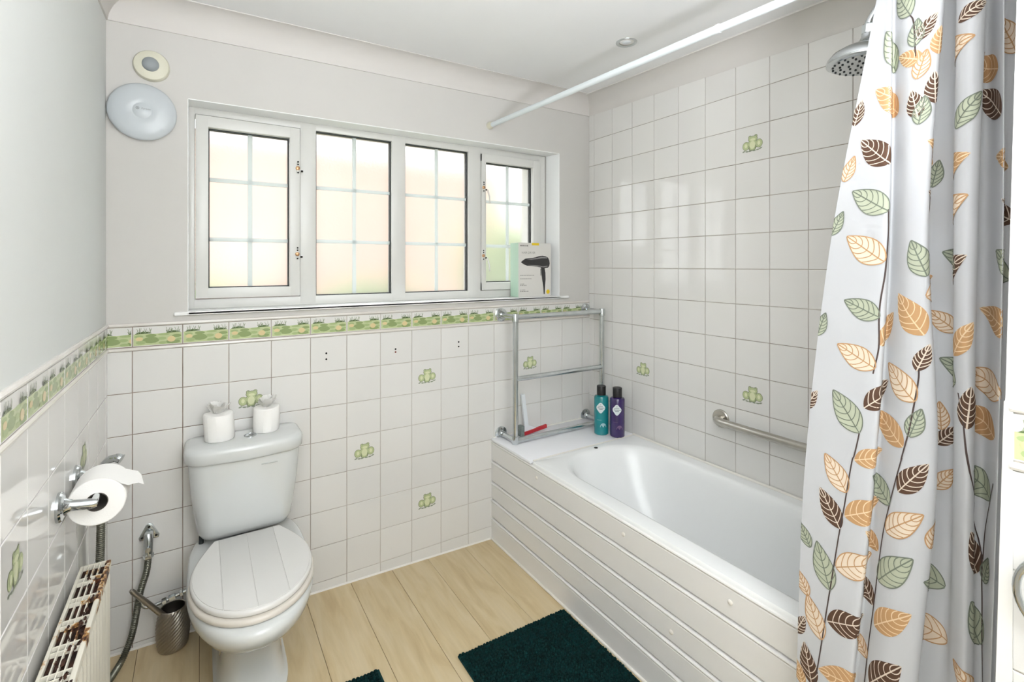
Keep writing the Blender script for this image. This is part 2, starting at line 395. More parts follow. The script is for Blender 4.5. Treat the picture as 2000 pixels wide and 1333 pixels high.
# ------------------------------------------------------------------ tiles
TT = .0045
tile_cache = {}
def tile_mesh(wd, ht, kind='tile'):
    key = (round(wd, 4), round(ht, 4), kind)
    if key in tile_cache: return tile_cache[key]
    g = .0024; a, b = wd / 2 - g / 2, ht / 2 - g / 2; c = .0013
    mb = MB()
    r0 = [(-a, 0, -b), (a, 0, -b), (a, 0, b), (-a, 0, b)]
    r1 = [(x, -TT + c, z) for x, _, z in r0]
    r2 = [(x * (1 - c * .45 / a), -TT + c * .3, z * (1 - c * .45 / b)) for x, _, z in r0]
    r3 = [(x * (1 - c * 1.4 / a), -TT, z * (1 - c * 1.4 / b)) for x, _, z in r0]
    mb.loft([r0, r1, r2, r3])
    mats = ['tile_white']
    if kind == 'border':
        mats = ['tile_white', 'pond', 'pad_dark', 'pad_mid', 'flower', 'bank', 'reed']
        lay = [0]
        def flat(pts, mi):
            lay[0] += 1; pts = [(max(-a + .002, min(a - .002, x)), max(-b + .003, min(b - .002, z))) for x, z in pts]
            if max(p[0] for p in pts) - min(p[0] for p in pts) < .0008: return
            q = []
            for p in pts:
                if not q or abs(p[0]-q[-1][0]) + abs(p[1]-q[-1][1]) > 1e-5: q.append(p)
            if len(q) > 2 and abs(q[0][0]-q[-1][0]) + abs(q[0][1]-q[-1][1]) < 1e-5: q.pop()
            if len(q) > 2: mb.poly([(x, -TT - .00005 * lay[0] - .0001, z) for x, z in q], mi)
        W_, H_ = .1508, ht
        X = lambda u: (u - .5) * W_
        Z = lambda v: (v - .5) * H_
        rg = random.Random(5)
        flat([(X(0), Z(0)), (X(1), Z(0)), (X(1), Z(.60)), (X(.86), Z(.645)), (X(.7), Z(.63)), (X(.45), Z(.60)), (X(.25), Z(.63)), (X(.1), Z(.64)), (X(0), Z(.62))], 1)
        for u, v, ru, rv, mi in [(.36,.30,.17,.16,2),(.36,.52,.11,.08,2),(.62,.56,.12,.06,3),(.12,.50,.09,.07,3),(.88,.45,.10,.08,2),(.80,.16,.16,.10,2),(.16,.20,.10,.10,3),(.58,.36,.09,.08,3),(.60,.14,.09,.07,3),(.93,.28,.06,.06,3)]:
            flat(ell(X(u), Z(v), ru * W_, rv * H_, 12), mi)
        for u, v, ru, rv in [(.77,.30,.085,.15),(.13,.38,.075,.10)]:
            flat(ell(X(u), Z(v), ru * W_, rv * H_, 12), 4)
        for u0, u1, vv in [(.04,.38,.66),(.66,.97,.655)]:
            flat([(X(u0), Z(vv-.04)), (X(u1), Z(vv-.02)), (X(u1-.06), Z(vv+.05)), (X((u0+u1)/2), Z(vv+.075)), (X(u0+.06), Z(vv+.05))], 5)
            for k in range(14):
                u = rg.uniform(u0 + .02, u1 - .03); h = rg.uniform(.10, .27); lean = rg.uniform(-.04, .04)
                flat([(X(u), Z(vv)), (X(u + .013), Z(vv)), (X(u + .009 + lean), Z(vv + h)), (X(u + lean), Z(vv + h))], 5 if k % 4 == 0 else 6)
    me = mb.build('tile_src', mats, origin=(0, 0, 0), smooth=0, weld=False)
    d = me.data; bpy.data.objects.remove(me); tile_cache[key] = d
    return d
def put(name, data, parent, loc, rz=0.0, jit=.0022):
    o = bpy.data.objects.new(name, data); COL.objects.link(o); o.parent = parent
    o.location = Vector(loc) - wloc(parent)
    o.rotation_euler = (random.uniform(-jit, jit), 0, rz + random.uniform(-jit, jit))
    return o
def frog_data():
    mb = MB(); n = [0]
    def sh(pts, mi):
        n[0] += 1; mb.poly([(x, -TT - .0001 - .00006 * n[0], z) for x, z in pts], mi)
    # darker outline shapes first, then fills
    out = [((-.027,-.007),(.0165,.0185)),((.031,-.004),(.0165,.0185)),((.002,-.006),(.0225,.0245)),((.004,.019),(.0215,.0135)),((-.009,.0285),(.0075,.0065)),((.017,.0295),(.0075,.0065))]
    for (x, z), (a, b) in out: sh(ell(x, z, a, b, 16), 0)
    for (x, z), (a, b) in out[:2]: sh(ell(x, z, a - .0022, b - .0022, 16), 1)
    for (x, z), (a, b) in out[2:]: sh(ell(x, z, a - .0024, b - .0024, 16), 1)
    sh(ell(.0025, -.006, .0125, .0170, 16), 2); sh(ell(.004, .0165, .0120, .0055, 12), 2)
    sh(ell(-.027, -.006, .0065, .0090, 10), 2); sh(ell(.031, -.003, .0065, .0090, 10), 2)
    for x, z, r in [(-.036,-.029,.35),(-.022,-.031,-.1),(-.008,-.031,.1),(.010,-.031,-.1),(.026,-.030,.1),(.039,-.026,.4)]:
        sh(ell(x, z, .0075, .0030, 10, r), 3)
    sh(ell(-.012, -.018, .0024, .0115, 8, .15), 0); sh(ell(.016, -.018, .0024, .0115, 8, -.15), 0)
    sh(ell(-.008, .0295, .0022, .0022, 8), 3); sh(ell(.016, .0305, .0022, .0022, 8), 3)
    o = mb.build('frog_src', ['frog_dark', 'frog_mid', 'frog_light', 'frog_foot'], origin=(0,0,0), smooth=0, weld=False)
    d = o.data; bpy.data.objects.remove(o); return d
FROG = frog_data()
def frog_on(tile):
    o = bpy.data.objects.new('frog_motif', FROG); COL.objects.link(o); o.parent = tile
    tag(o, 'small green frog printed on the tile')
def tile_wall(parent, cols, rows, rz, plane, frogs=(), skip=None, dado=True, along=1):
    # cols: boundaries along the wall, rows: boundaries in z; plane(s, z) gives the world point
    for i in range(len(cols) - 1):
        s0, s1 = cols[i], cols[i + 1]; ws = abs(s1 - s0); cs = (s0 + s1) / 2
        for z0, z1 in zip(rows[:-1], rows[1:]):
            if skip and skip(cs, (z0 + z1) / 2): continue
            t = put('tile', tile_mesh(ws, z1 - z0), parent, plane(cs, (z0 + z1) / 2), rz)
            for f in frogs:
                if abs(f[0] - cs) < .05 and abs(f[1] - (z0 + z1) / 2) < .05: frog_on(t)
        if dado:
            put('border_tile', tile_mesh(ws, .074, 'border'), parent, plane(cs, 1.1725), rz)
rows_low = [-.012, ZD - 7*TP] + [ZD - k*TP for k in range(6, -1, -1)]
# back wall
colsB = [XL] + [k * TP for k in range(0, 15)] + [XR]
struct('grout', MB().box(XL, XR, -.0022, .002, -.02, 1.214), 'grout_brown', wall_back)
tile_wall(wall_back, colsB, rows_low, 0, lambda s, z: (s, -.0005, z),
          frogs=[(2.5*TP, ZD-1.5*TP), (7.5*TP, ZD-1.5*TP), (5.5*TP, ZD-3.5*TP), (7.5*TP, ZD-5.5*TP), (11.5*TP, ZD-1.5*TP)],
          skip=lambda s, z: s > 1.56 and z < .47)
def pencil(parent, p0, p1, name='pencil_trim'):
    MB().tube([p0, p1], .0066, 10).build(name, 'pencil', parent, origin=p0)
for z in (1.128, 1.2165): pencil(wall_back, (XL, -.003, z), (XR, -.003, z))
for x, z, m in [(.675,1.049,'dark_hole'),(.675,1.023,'dark_hole'),(.987,1.039,'dark_hole'),(.987,1.025,'rust_hole'),(1.317,1.045,'dark_hole'),(1.317,1.022,'dark_hole')]:
    MB().lathe([(.0042,0),(.0042,.0006),(.0034,.001)], (x, -.005, z), (0,-1,0), 12).build('screw_hole', m, wall_back)
# left wall
colsL = [0.0] + [-.05 - k * TP for k in range(0, 20)]
struct('grout', MB().box(XL-.002, XL+.0022, YF, 0, 0, 1.214), 'grout_light', wall_left)
tile_wall(wall_left, colsL, rows_low, PI/2, lambda s, z: (XL + .0005, s, z),
          frogs=[(-.05-2.5*TP, ZD-1.5*TP), (-.05-6.5*TP, ZD-1.5*TP)])
for z in (1.128, 1.2165): pencil(wall_left, (XL+.003, 0, z), (XL+.003, YF, z))
# right wall
PR = .15288
colsR = [0.0] + [-.0454 - k * PR for k in range(0, 14)]
rowsR = [2.1824 - k * PR for k in range(-1, 12)][::-1]
struct('grout', MB().box(XR-.0022, XR+.002, -2.03, 0, .45, 2.34), 'grout_light', wall_right)
tile_wall(wall_right, colsR, rowsR, -PI/2, lambda s, z: (XR - .0005, s, z),
          frogs=[(-.0454-6.5*PR, 2.1824-1.5*PR), (-.0454-2.5*PR, 2.1824-8.5*PR), (-.0454-6.5*PR, 2.1824-8.5*PR)], dado=False)
# partition side face
colsP = [-2.031 - k * TP for k in range(0, 6)]
struct('grout', MB().box(PX-.0022, PX+.002, YF, -2.034, 0, 1.214), 'grout_brown', wall_part)
tile_wall(wall_part, colsP, rows_low, -PI/2, lambda s, z: (PX - .0005, s, z))
for z in (1.128, 1.2165): pencil(wall_part, (PX-.003, -2.03, z), (PX-.003, YF, z))
struct('edge_strip', MB().hexa([(PX-.006,-2.031,0),(PX+.01,-2.031,0),(PX+.01,pedge(0),0),(PX-.006,pedge(0),0),(PX-.006,-2.033,1.225),(PX+.01,-2.033,1.225),(PX+.01,pedge(1.22),1.225),(PX-.006,pedge(1.22),1.225)]), 'gloss_paint', wall_part)
struct('end_tiling', MB().hexa([(PX+.02,-2.02,.5),(XR,-2.02,.5),(XR,pedge(.5)+.004,.5),(PX+.02,pedge(.5)+.004,.5),(PX+.02,-2.05,2.3),(XR,-2.05,2.3),(XR,pedge(2.3)+.004,2.3),(PX+.02,pedge(2.3)+.004,2.3)]), 'tile_print', wall_part)
# sealant lines
struct('trim_4', MB().tube([(XL, -.006, fz(XL)), (1.52, -.006, fz(1.52))], .006, 8), 'sealant', label='thin white sealant line between tiles and floor')

# ------------------------------------------------------------------ window
win = MB()
YW0, YW1 = .10, .16
FX0, FX1, FZ0, FZ1 = .168, 1.937, 1.258, 2.080
for a, b in ((FX0, .191), (.585, .652), (1.004, 1.074), (1.427, 1.502), (1.898, FX1)): win.box(a, b, YW0, YW1, FZ0, FZ1, .002)
for a, b in ((FZ0, 1.297), (2.046, FZ1)): win.box(FX0, FX1, YW0 + .0004, YW1, a, b, .002)
window = struct('window_1', win, 'upvc', label='long four light white casement window with frosted panes')
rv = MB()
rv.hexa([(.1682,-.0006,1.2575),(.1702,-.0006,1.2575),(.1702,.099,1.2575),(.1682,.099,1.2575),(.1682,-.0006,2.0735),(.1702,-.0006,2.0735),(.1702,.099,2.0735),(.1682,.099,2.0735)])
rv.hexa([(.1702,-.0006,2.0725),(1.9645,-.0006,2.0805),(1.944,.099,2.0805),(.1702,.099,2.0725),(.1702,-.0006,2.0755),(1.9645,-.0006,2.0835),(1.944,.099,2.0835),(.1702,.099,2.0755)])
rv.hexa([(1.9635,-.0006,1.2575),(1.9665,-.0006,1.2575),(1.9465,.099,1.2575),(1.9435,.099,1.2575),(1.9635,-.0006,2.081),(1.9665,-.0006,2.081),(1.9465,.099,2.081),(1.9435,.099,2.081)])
rv.build('reveal_bright_skin', 'reveal_bright', window, smooth=0)  # white gloss skin added on the reveals, window light put into its colour
sill = MB().box(.169, 1.966, -.014, .11, 1.245, 1.258, .003).box(.125, 2.03, -.014, .0, 1.243, 1.2575, .004)
sill.build('window_sill', 'sill_paint', window)
lights = [(.237, .541, 1.342, 1.996, True, .191, .585, 1.299, 2.044), (.652, 1.004, 1.297, 2.046, False), (1.074, 1.427, 1.297, 2.046, False), (1.530, 1.843, 1.341, 2.002, True, 1.502, 1.898, 1.297, 2.046)]
for L in lights:
    x0, x1, z0, z1 = L[:4]; par = window
    if L[4]:
        X0, X1, Z0, Z1 = L[5:]
        s = MB(); g = .0015
        for q in ((X0+g, x0, Z0+g, Z1-g), (x1, X1-g, Z0+g, Z1-g)): s.box(q[0], q[1], YW0-.012, YW1-.01, q[2], q[3], .003)
        for q in ((Z0+g, z0), (z1, Z1-g)): s.box(X0+g, X1-g, YW0-.0118, YW1-.01, q[0], q[1], .003)
        par = s.build('casement_sash', 'upvc', window)
    k = .004; gm = MB(); gd = (.112, .140)
    for q in ((x0, x0+k, z0, z1), (x1-k, x1, z0, z1), (x0, x1, z0, z0+k), (x0, x1, z1-k, z1)): gm.box(q[0], q[1], gd[0], gd[1], q[2], q[3])
    gm.build('gasket', 'gasket', par, smooth=0)
    MB().box(x0, x1, .128, .134, z0, z1).build('pane', 'obscure_glass', par, smooth=0)
    xm = (x0 + x1) / 2
    MB().box(xm-.009, xm+.009, .119, .127, z0+k, z1-k, .002).build('glazing_bar', 'bar_white', par)
    for zz in ((1.788, 1.542) if L[4] else (1.790, 1.545)):
        MB().box(x0+k, x1-k, .1185, .1265, zz-.0085, zz+.0085, .002).build('glazing_bar', 'bar_white', par)
for x, z, lever in [(.574,1.864,0),(.572,1.484,0),(1.513,1.859,1),(1.511,1.487,1)]:
    mb = MB(); y = .0865
    mb.box(x-.006, x+.006, y-.003, y+.002, z-.022, z+.022, .002, 0)
    mb.lathe([(.009,0),(.009,.004),(.005,.006)], (x-.001, y-.002, z), (0,-1,0), 14, 1)
    for dz in (.028, .017, -.019): mb.lathe([(.0036,0),(.0036,.0015)], (x, y-.0028, z+dz), (0,-1,0), 10, 2)
    mb.box(x+.012, x+.021, y-.004, y+.001, z-.016, z-.008, .001, 2)
    lt = mb.build('latch_plate', ['upvc', 'brass', 'dark_hole'], window)
    if lever: MB().tube([(x+.022, .082, z-.012), (x+.03, .074, z-.05), (x+.034, .076, z-.085)], [.005, .0045, .004], 8).build('lever', 'upvc', lt)
# what stands outside, seen blurred through the glass
lawn = struct('lawn', MB().box(-30, 40, .5, 60, -.6, -.5), 'grass', label='green garden ground outside the window')
house = thing('brick_house', (0, 0, -.5), 'pinkish brick house wall blurred behind the frosted window panes', 'house')
MB().box(-7, 8.6, 11, 16, -.5, 4.5).build('wall', 'brick', house, origin=(0, 11, 0), smooth=0)
MB().hexa([(-7.3,10.8,4.5),(8.9,10.8,4.5),(8.9,16.2,4.5),(-7.3,16.2,4.5),(-6,13.2,4.9),(7.6,13.2,4.9),(7.6,13.8,4.9),(-6,13.8,4.9)]).build('roof', 'roof_tile', house, smooth=0)
def shrub(name, c, r, n, label, cat, seed):
    rg = random.Random(seed); mb = MB(); o = thing(name, (c[0], c[1], -.5), label, cat)
    for k in range(n):
        p = Vector((rg.gauss(0, .42), rg.gauss(0, .42), rg.gauss(0, .42)))
        p = Vector(c) + Vector((p.x * r[0], p.y * r[1], p.z * r[2])); s = rg.uniform(.06, .14)
        a = rg.uniform(0, PI); t = rg.uniform(-.9, .9)
        u = Vector((math.cos(a), math.sin(a), t)).normalized() * s; v = u.orthogonal().normalized() * s * .55
        mb.poly([p - u, p + v, p + u, p - v])
    f = mb.build('foliage', 'leaf_hedge', o, smooth=0, weld=False); f['kind'] = 'stuff'
    MB().tube([(c[0], c[1], -.5), (c[0], c[1], c[2])], [.09, .05], 8).build('trunk', 'wood_joint', o)
shrub('garden_tree', (5.3, 5.6, 1.35), (1.2, 1.0, 1.15), 2200, 'leafy green garden tree blurred behind the right casement', 'tree', 3)
shrub('garden_shrub', (.4, 5.0, .62), (1.2, .6, .5), 1800, 'low green shrub blurred at the foot of the left casement', 'shrub', 4)
shrub('garden_shrub', (3.0, 7.2, .62), (.95, .6, .5), 1500, 'low green shrub blurred behind the middle window lights', 'shrub', 5)

# ------------------------------------------------------------------ ceiling downlight and added fill light
def downlight(x, y):
    z = ceilz(x, y); o = thing('recessed_downlight', (x, y, z), 'round recessed downlight in the ceiling above the bath', 'light')
    MB().lathe([(.031,.0),(.031,-.002),(.045,-.004),(.046,-.001),(.046,.001)], (x, y, z), seg=36, cap0=False, cap1=False).build('rim', 'chrome_worn', o)
    MB().lathe([(.031,-.001),(.027,.0),(.024,.0005)], (x, y, z), seg=32, cap0=False).build('reflector', 'steel_dark', o)
    MB().lathe([(.018,-.0015),(.015,-.004),(.006,-.005)], (x, y, z), seg=24, cap0=False).build('bulb', 'plastic_white', o)
downlight(1.767, -.727)
fillm = mat('fill_opal', '#f6f8ff', 0.6, emit=5); fillm.cycles.emission_sampling = 'NONE'
LX, LY, LZ = .50, -2.70, 1.18
lo = thing('fill_uplighter', (LX, LY, 0), 'unseen added fill light in a white bowl on a pole behind the viewpoint', 'fill light')  # unseen uplighter added as fill, stands in for flash bounced off the ceiling
MB().lathe([(.13,.001),(.13,.012),(.11,.02),(.02,.026)], (LX, LY, 0), seg=32).build('base', 'plastic_white', lo)
MB().tube([(LX, LY, .02), (LX, LY, LZ - .05)], .011, 12).build('pole', 'plastic_white', lo)
MB().lathe([(.02,-.08),(.10,-.07),(.165,-.04),(.195,.02),(.207,.085),(.202,.085),(.188,.015),(.16,-.03),(.05,-.05)], (LX, LY, LZ), seg=40).build('bowl', 'plastic_white', lo)
MB().lathe([(.19,.010),(.12,.014),(.01,.015)], (LX, LY, LZ), seg=40, cap0=False).build('diffuser', 'fill_opal', lo)
ld = bpy.data.lights.new('fill_emitter', 'AREA'); ld.shape = 'DISK'; ld.size = .37; ld.energy = FILL_W; ld.color = (.93, .95, 1.0)
lb_ = bpy.data.objects.new('fill_emitter', ld); COL.objects.link(lb_); lb_.parent = lo; lb_.location = (0, 0, LZ + .018); lb_.rotation_euler = (PI, 0, 0)

# ------------------------------------------------------------------ bath
BX0, BX1, BY0, BY1, BZ = 1.512, 2.190, -.372, -2.016, .520
tub = thing('bathtub', ((BX0+BX1)/2, (BY0+BY1)/2, 0), 'white acrylic bathtub set between the boarded panel and tiled wall', 'bathtub')
def rring(x0, x1, y0, y1, r, z, n=14):
    # rounded rectangle, y0 > y1
    pts = []
    for cx, cy, a0 in ((x1-r, y0-r, 0), (x0+r, y0-r, PI/2), (x0+r, y1+r, PI), (x1-r, y1+r, 1.5*PI)):
        for k in range(n + 1):
            a = a0 + PI/2*k/n; pts.append((cx + r*math.cos(a), cy + r*math.sin(a), z))
    return pts
tb = MB()
ix0, ix1, iy0, iy1 = 1.592, 2.118, -.418, -1.93
rg_ = [rring(BX0+.004, BX1, BY0, BY1, .012, BZ-.030), rring(BX0, BX1, BY0, BY1, .014, BZ-.006), rring(BX0+.004, BX1-.002, BY0-.004, BY1+.002, .014, BZ),
       rring(ix0-.016, ix1+.014, iy0+.016, iy1-.016, .225, BZ), rring(ix0-.004, ix1+.004, iy0+.004, iy1-.004, .222, BZ-.003), rring(ix0+.008, ix1-.006, iy0-.010, iy1+.008, .218, BZ-.014),
       rring(ix0+.018, ix1-.014, iy0-.030, iy1+.016, .212, BZ-.05), rring(ix0+.040, ix1-.036, iy0-.10, iy1+.04, .20, BZ-.20), rring(ix0+.058, ix1-.054, iy0-.17, iy1+.06, .185, BZ-.32),
       rring(ix0+.085, ix1-.08, iy0-.23, iy1+.09, .15, BZ-.375), rring(ix0+.14, ix1-.14, iy0-.32, iy1+.15, .09, BZ-.385)]
tb.loft(rg_, cap0=False, cap1=True)
tb.build('tub', 'acrylic', tub, smooth=50)
MB().lathe([(.0095,0),(.0095,.0012),(.006,.002)], (1.882, -.405, BZ), seg=16).build('tap_hole', 'dark_hole', tub)
MB().tube([(BX1-.0075, BY0+.004, BZ+.002), (BX1-.0075, BY1, BZ+.002)], .0065, 8).build('sealant_bead', 'sealant', tub)
MB().tube([(BX0+.012, BY0+.002, BZ), (BX1-.004, BY0+.002, BZ)], .0035, 8).build('sealant_bead', 'sealant', tub)
pan_ = MB().box(1.519, 1.545, BY1, -.002, -.010, .488).build('bath_panel', 'board_paint', tub, origin=(1.51, -1, 0), smooth=0)
tag(pan_, 'white painted tongue and groove boards cladding the bath side')
bz = [-.012, .100, .197, .290, .400, .506]
for a, b in zip(bz[:-1], bz[1:]):
    g = .0035; top = b > .5
    mb = MB()
    pr = [(0, a + .0005), (-.0015, a + .0045), (-.0085, a + .0052), (-.0115, a + .009), (-.0115, b - .017), (-.0095, b - .0145), (-.0135, b - .010), (-.0150, b - .0065), (-.0135, b - .003), (-.008, b - .0012), (0, b - .001)]
    mb.loft([[(1.5205 + dx, -.003, z) for dx, z in pr], [(1.5205 + dx, BY1, z) for dx, z in pr]])
    mb.build('board', 'board_paint', pan_, origin=(1.51, -1, a), smooth=25)
for y, z in ((-.965, .455), (-1.392, .455), (-.418, .462), (-1.18, .235)):
    MB().lathe([(.008,0),(.0075,.003),(.004,.005)], (1.5095, y, z), (-1,0,0), 14).build('screw_cap', 'cap_cream', pan_)
MB().tube([(1.507, -.004, -.007), (1.507, BY1, -.007)], .006, 8).build('sealant_bead', 'sealant', pan_)
ldg = thing('bath_ledge', (1.85, -.18, .5), 'pale painted ledge between the bath end and back wall', 'ledge')
MB().box(1.507, 2.1915, -.3685, -.0055, .506, .5205, .003).build('ledge_top', 'ledge_paint', ldg)
MB().box(1.5475, 2.1915, -.365, -.0055, .003, .5055).build('ledge_box', 'board_paint', ldg, smooth=0)
MB().tube([(1.52, -.007, .5215), (2.188, -.007, .5215)], .005, 8).build('sealant_bead', 'sealant', ldg)

# ------------------------------------------------------------------ towel rack
rk = thing('towel_rack', (1.86, -.075, .5205), 'chrome pipe towel rack standing on the bath ledge', 'towel rack')
RY = -.15; rx0, rx1 = 1.566, 2.158; R_ = .0136
zt, zm, zb = 1.170, .853, .5375
for x in (rx0, rx1): MB().tube([(x, RY, zb), (x, RY, zt)], R_, 16).build('upright', 'chrome_worn', rk)
for z in (zt, zm, zb): MB().tube([(rx0, RY, z), (rx1, RY, z)], R_ * .96, 16).build('rail', 'chrome_worn', rk)
for x in (rx0, rx1):
    for z in (zt, zb):
        f = MB(); f.lathe([(.036,0),(.036,.004),(.030,.007),(.020,.009),(.017,.02),(.0165,.022)], (x, -.006, z), (0,-1,0), 28)
        for k in range(3):
            a = 2*PI*k/3 + PI/2; f.lathe([(.004,0),(.004,.002),(.002,.003)], (x + .027*math.cos(a), -.013, z + .027*math.sin(a)), (0,-1,0), 8, 1)
        f.build('wall_flange', ['chrome_worn', 'steel_dark'], rk)
        MB().tube([(x, -.012, z), (x, RY, z)], R_ * .9, 16).build('arm', 'chrome_worn', rk)
        MB().lathe([(R_*1.0,-.026),(R_*1.28,-.024),(R_*1.28,.010),(R_*1.1,.016),(R_*.5,.017)] if z > 1 else [(R_*.5,-.016),(R_*1.1,-.016),(R_*1.28,-.010),(R_*1.28,.024),(R_*1.0,.026)], (x, RY, z), seg=18).build('elbow', 'chrome_worn', rk)
# bottles
def bottle(name, x, y, m, label, decal, ang):
    z0 = .5208; o = thing(name, (x, y, z0), label, 'bottle', 'bottles on the bath ledge')
    h = .205; r = .0385
    b = MB().lathe([(r-.004,0),(r,.004),(r,h-.006),(r-.003,h),(r-.014,h+.003),(.019,h+.004),(.019,h+.012)], (x, y, z0), seg=36)
    b.build('bottle_body', m, o)
    MB().lathe([(.0245,h+.006),(.0245,h+.052),(.0235,h+.054),(.022,h+.054),(.021,h+.0525)], (x, y, z0), seg=28).build('cap', 'black_cap', o)
    def wrap(pts, rr):
        q = []
        for u, v in pts:
            a = ang + u / r; q.append((x + rr*math.cos(a), y + rr*math.sin(a), z0 + v))
        return q
    lb = MB(); R1 = r + .0004
    # quatrefoil label, built as a fan so that it follows the curve
    n = 40; ring = []
    for k in range(n):
        t = 2*PI*k/n; rad = .0225 * (1 + .10 * math.cos(4*t)); ring.append((rad*math.cos(t)*.98, .148 + rad*math.sin(t)*1.15))
    for k in range(n):
        a, c = ring[k], ring[(k+1) % n]
        for f0, f1 in ((0.0, .5), (.5, 1.0)):
            P = [(a[0]*f0, .148+(a[1]-.148)*f0), (a[0]*f1, .148+(a[1]-.148)*f1), (c[0]*f1, .148+(c[1]-.148)*f1), (c[0]*f0, .148+(c[1]-.148)*f0)]
            lb.poly(wrap(P if f0 else P[:3], R1), 0)
    for u0, u1, v in ((-.012, .012, .156), (-.016, .016, .148), (-.009, .011, .141), (-.003, .003, .165)):
        for i in range(4):
            a = u0 + (u1-u0)*i/4; c = a + (u1-u0)/4*.8
            lb.poly(wrap([(a, v-.0016), (c, v-.0016), (c, v+.0016), (a, v+.0016)], R1+.0003), 1)
    lb.build('label_print', ['label_white', 'label_ink'], o, smooth=0, weld=False)
    lb = MB()
    for i in range(8):
        t0, t1 = i/8*PI, (i+1)/8*PI
        lb.poly(wrap([(.014, .045), (.014+.017*math.cos(t0), .045+.022*math.sin(t0)), (.014+.017*math.cos(t1), .045+.022*math.sin(t1))], R1), 0)
    lb.build('leaf_print', [decal], o, smooth=0, weld=False)
    lb = MB()
    for i in range(5): lb.poly(wrap([(-.02+i*.005, .082), (-.016+i*.005, .082), (-.016+i*.005, .0832), (-.02+i*.005, .0832)], R1), 0)
    lb.build('small_print', [decal], o, smooth=0, weld=False)['kind'] = 'stuff'
bottle('shampoo_bottle', 2.050, -.262, 'teal_bottle', 'teal bottle with black cap on the bath ledge', 'label_pale', math.radians(222))
bottle('shampoo_bottle', 2.095, -.338, 'purple_bottle', 'dark purple bottle with black cap beside the tiled wall', 'label_mauve', math.radians(222))
sq = thing('squeegee', (1.75, -.06, .5208), 'white squeegee with red blade leaning behind the towel rack', 'squeegee')
MB().hexa([(1.688,-.060,.556),(1.712,-.060,.556),(1.712,-.046,.556),(1.688,-.046,.556),(1.687,-.024,.728),(1.709,-.024,.728),(1.709,-.012,.728),(1.687,-.012,.728)]).build('handle', 'plastic_white', sq)
MB().hexa([(1.668,-.066,.530),(1.772,-.066,.542),(1.772,-.050,.542),(1.668,-.050,.530),(1.690,-.060,.572),(1.716,-.060,.566),(1.716,-.048,.566),(1.690,-.048,.572)]).build('head', 'plastic_white', sq)
MB().hexa([(1.672,-.074,.5215),(1.823,-.074,.539),(1.823,-.058,.539),(1.672,-.058,.5215),(1.672,-.072,.538),(1.823,-.072,.556),(1.823,-.060,.556),(1.672,-.060,.538)]).build('blade', 'red_rubber', sq)
MB().lathe([(.003,0),(.003,.002)], (1.699, -.026, .70), (0,-1,.2), 8).build('hang_hole', 'dark_hole', sq)
tag(MB().box(1.645, 1.669, -.085, -.045, .5208, .578, .006).build('cleaning_sponge', 'sponge_grey', origin=(1.657, -.065, .5208)), 'small grey sponge standing by the rack upright', 'sponge')

# ------------------------------------------------------------------ grab rail
gr = thing('grab_rail', (XR, -1.25, .745), 'brushed steel grab rail on the tiled wall over the bath', 'grab rail')
gp = [(XR-.008, -.893, .745), (XR-.030, -.893, .745), (XR-.046, -.899, .745), (XR-.055, -.912, .745), (XR-.058, -.932, .745), (XR-.058, -1.62, .745), (XR-.055, -1.64, .745), (XR-.046, -1.653, .745), (XR-.030, -1.66, .745), (XR-.008, -1.66, .745)]
MB().tube(gp, .0165, 18).build('bar', 'steel_brushed', gr)
for y in (-.893, -1.66): MB().lathe([(.040,0),(.040,.006),(.037,.009),(.018,.011)], (XR-.0055, y, .745), (-1,0,0), 32).build('wall_flange', 'steel_brushed', gr)

# ------------------------------------------------------------------ shower head
sh = thing('rain_shower', (1.86, -2.03, 2.1), 'chrome rain shower head on an arm from the end wall', 'shower')
hc = Vector((1.845, -1.602, 2.018)); ax = Vector((.03, -.05, 1)).normalized()
MB().lathe([(.001,.0),(.088,.0),(.092,.003),(.100,.006),(.101,.012),(.098,.020),(.088,.034),(.066,.048),(.040,.058),(.022,.070),(.017,.082),(.016,.10)], hc, ax, 40).build('rose', 'chrome', sh)
nz = MB(); q_ = Vector((0,0,1)).rotation_difference(ax)
for rr, cnt in ((.02, 6), (.042, 12), (.064, 18), (.082, 24)):
    for k in range(cnt):
        a = 2*PI*k/cnt; c = hc + q_ @ Vector((rr*math.cos(a), rr*math.sin(a), 0)); nz.lathe([(.0034,.001),(.0026,-.0025)], c, ax, 6)
nz.build('nozzles', 'gasket', sh)
top = hc + ax * .10
MB().tube(smooth_path([top - ax*.01, top + Vector((0,-.005,.03)), top + Vector((0,-.05,.07)), top + Vector((0,-.16,.05)), (1.86,-2.035,2.06)], 8), .010, 14).build('arm', 'chrome', sh)
MB().lathe([(.016,-.012),(.018,-.01),(.018,.014),(.014,.018)], top, ax, 8).build('swivel_nut', 'chrome_worn', sh)

# ------------------------------------------------------------------ curtain rod
rd = thing('curtain_rod', (1.5, 0, 2.172), 'white telescopic shower curtain rod under the ceiling', 'curtain rod')
def rodz(y): return 2.172 + 0.0285 * y
MB().tube([(1.5, -.012, rodz(0)), (1.5, -1.362, rodz(-1.36))], .0125, 18).build('outer_tube', 'rod_white', rd)
MB().tube([(1.5, -1.355, rodz(-1.36)), (1.5, -2.02, rodz(-2.02))], .0112, 18).build('inner_tube', 'rod_white', rd)
MB().lathe([(.0128,-.006),(.0138,-.005),(.0138,.005),(.0128,.006)], (1.5, -1.358, rodz(-1.358)), (0,1,-.0285), 20).build('collar', 'plastic_white', rd)
MB().lathe([(.019,0),(.019,.010),(.0155,.018),(.0135,.032)], (1.5, -.001, rodz(0)), (0,-1,0), 20).build('end_cap', 'sensor_cream', rd)
MB().lathe([(.019,0),(.019,.010),(.0155,.018),(.0135,.030)], (1.5, -2.036, rodz(-2.03)), (0,1,0), 20).build('end_cap', 'sensor_cream', rd)

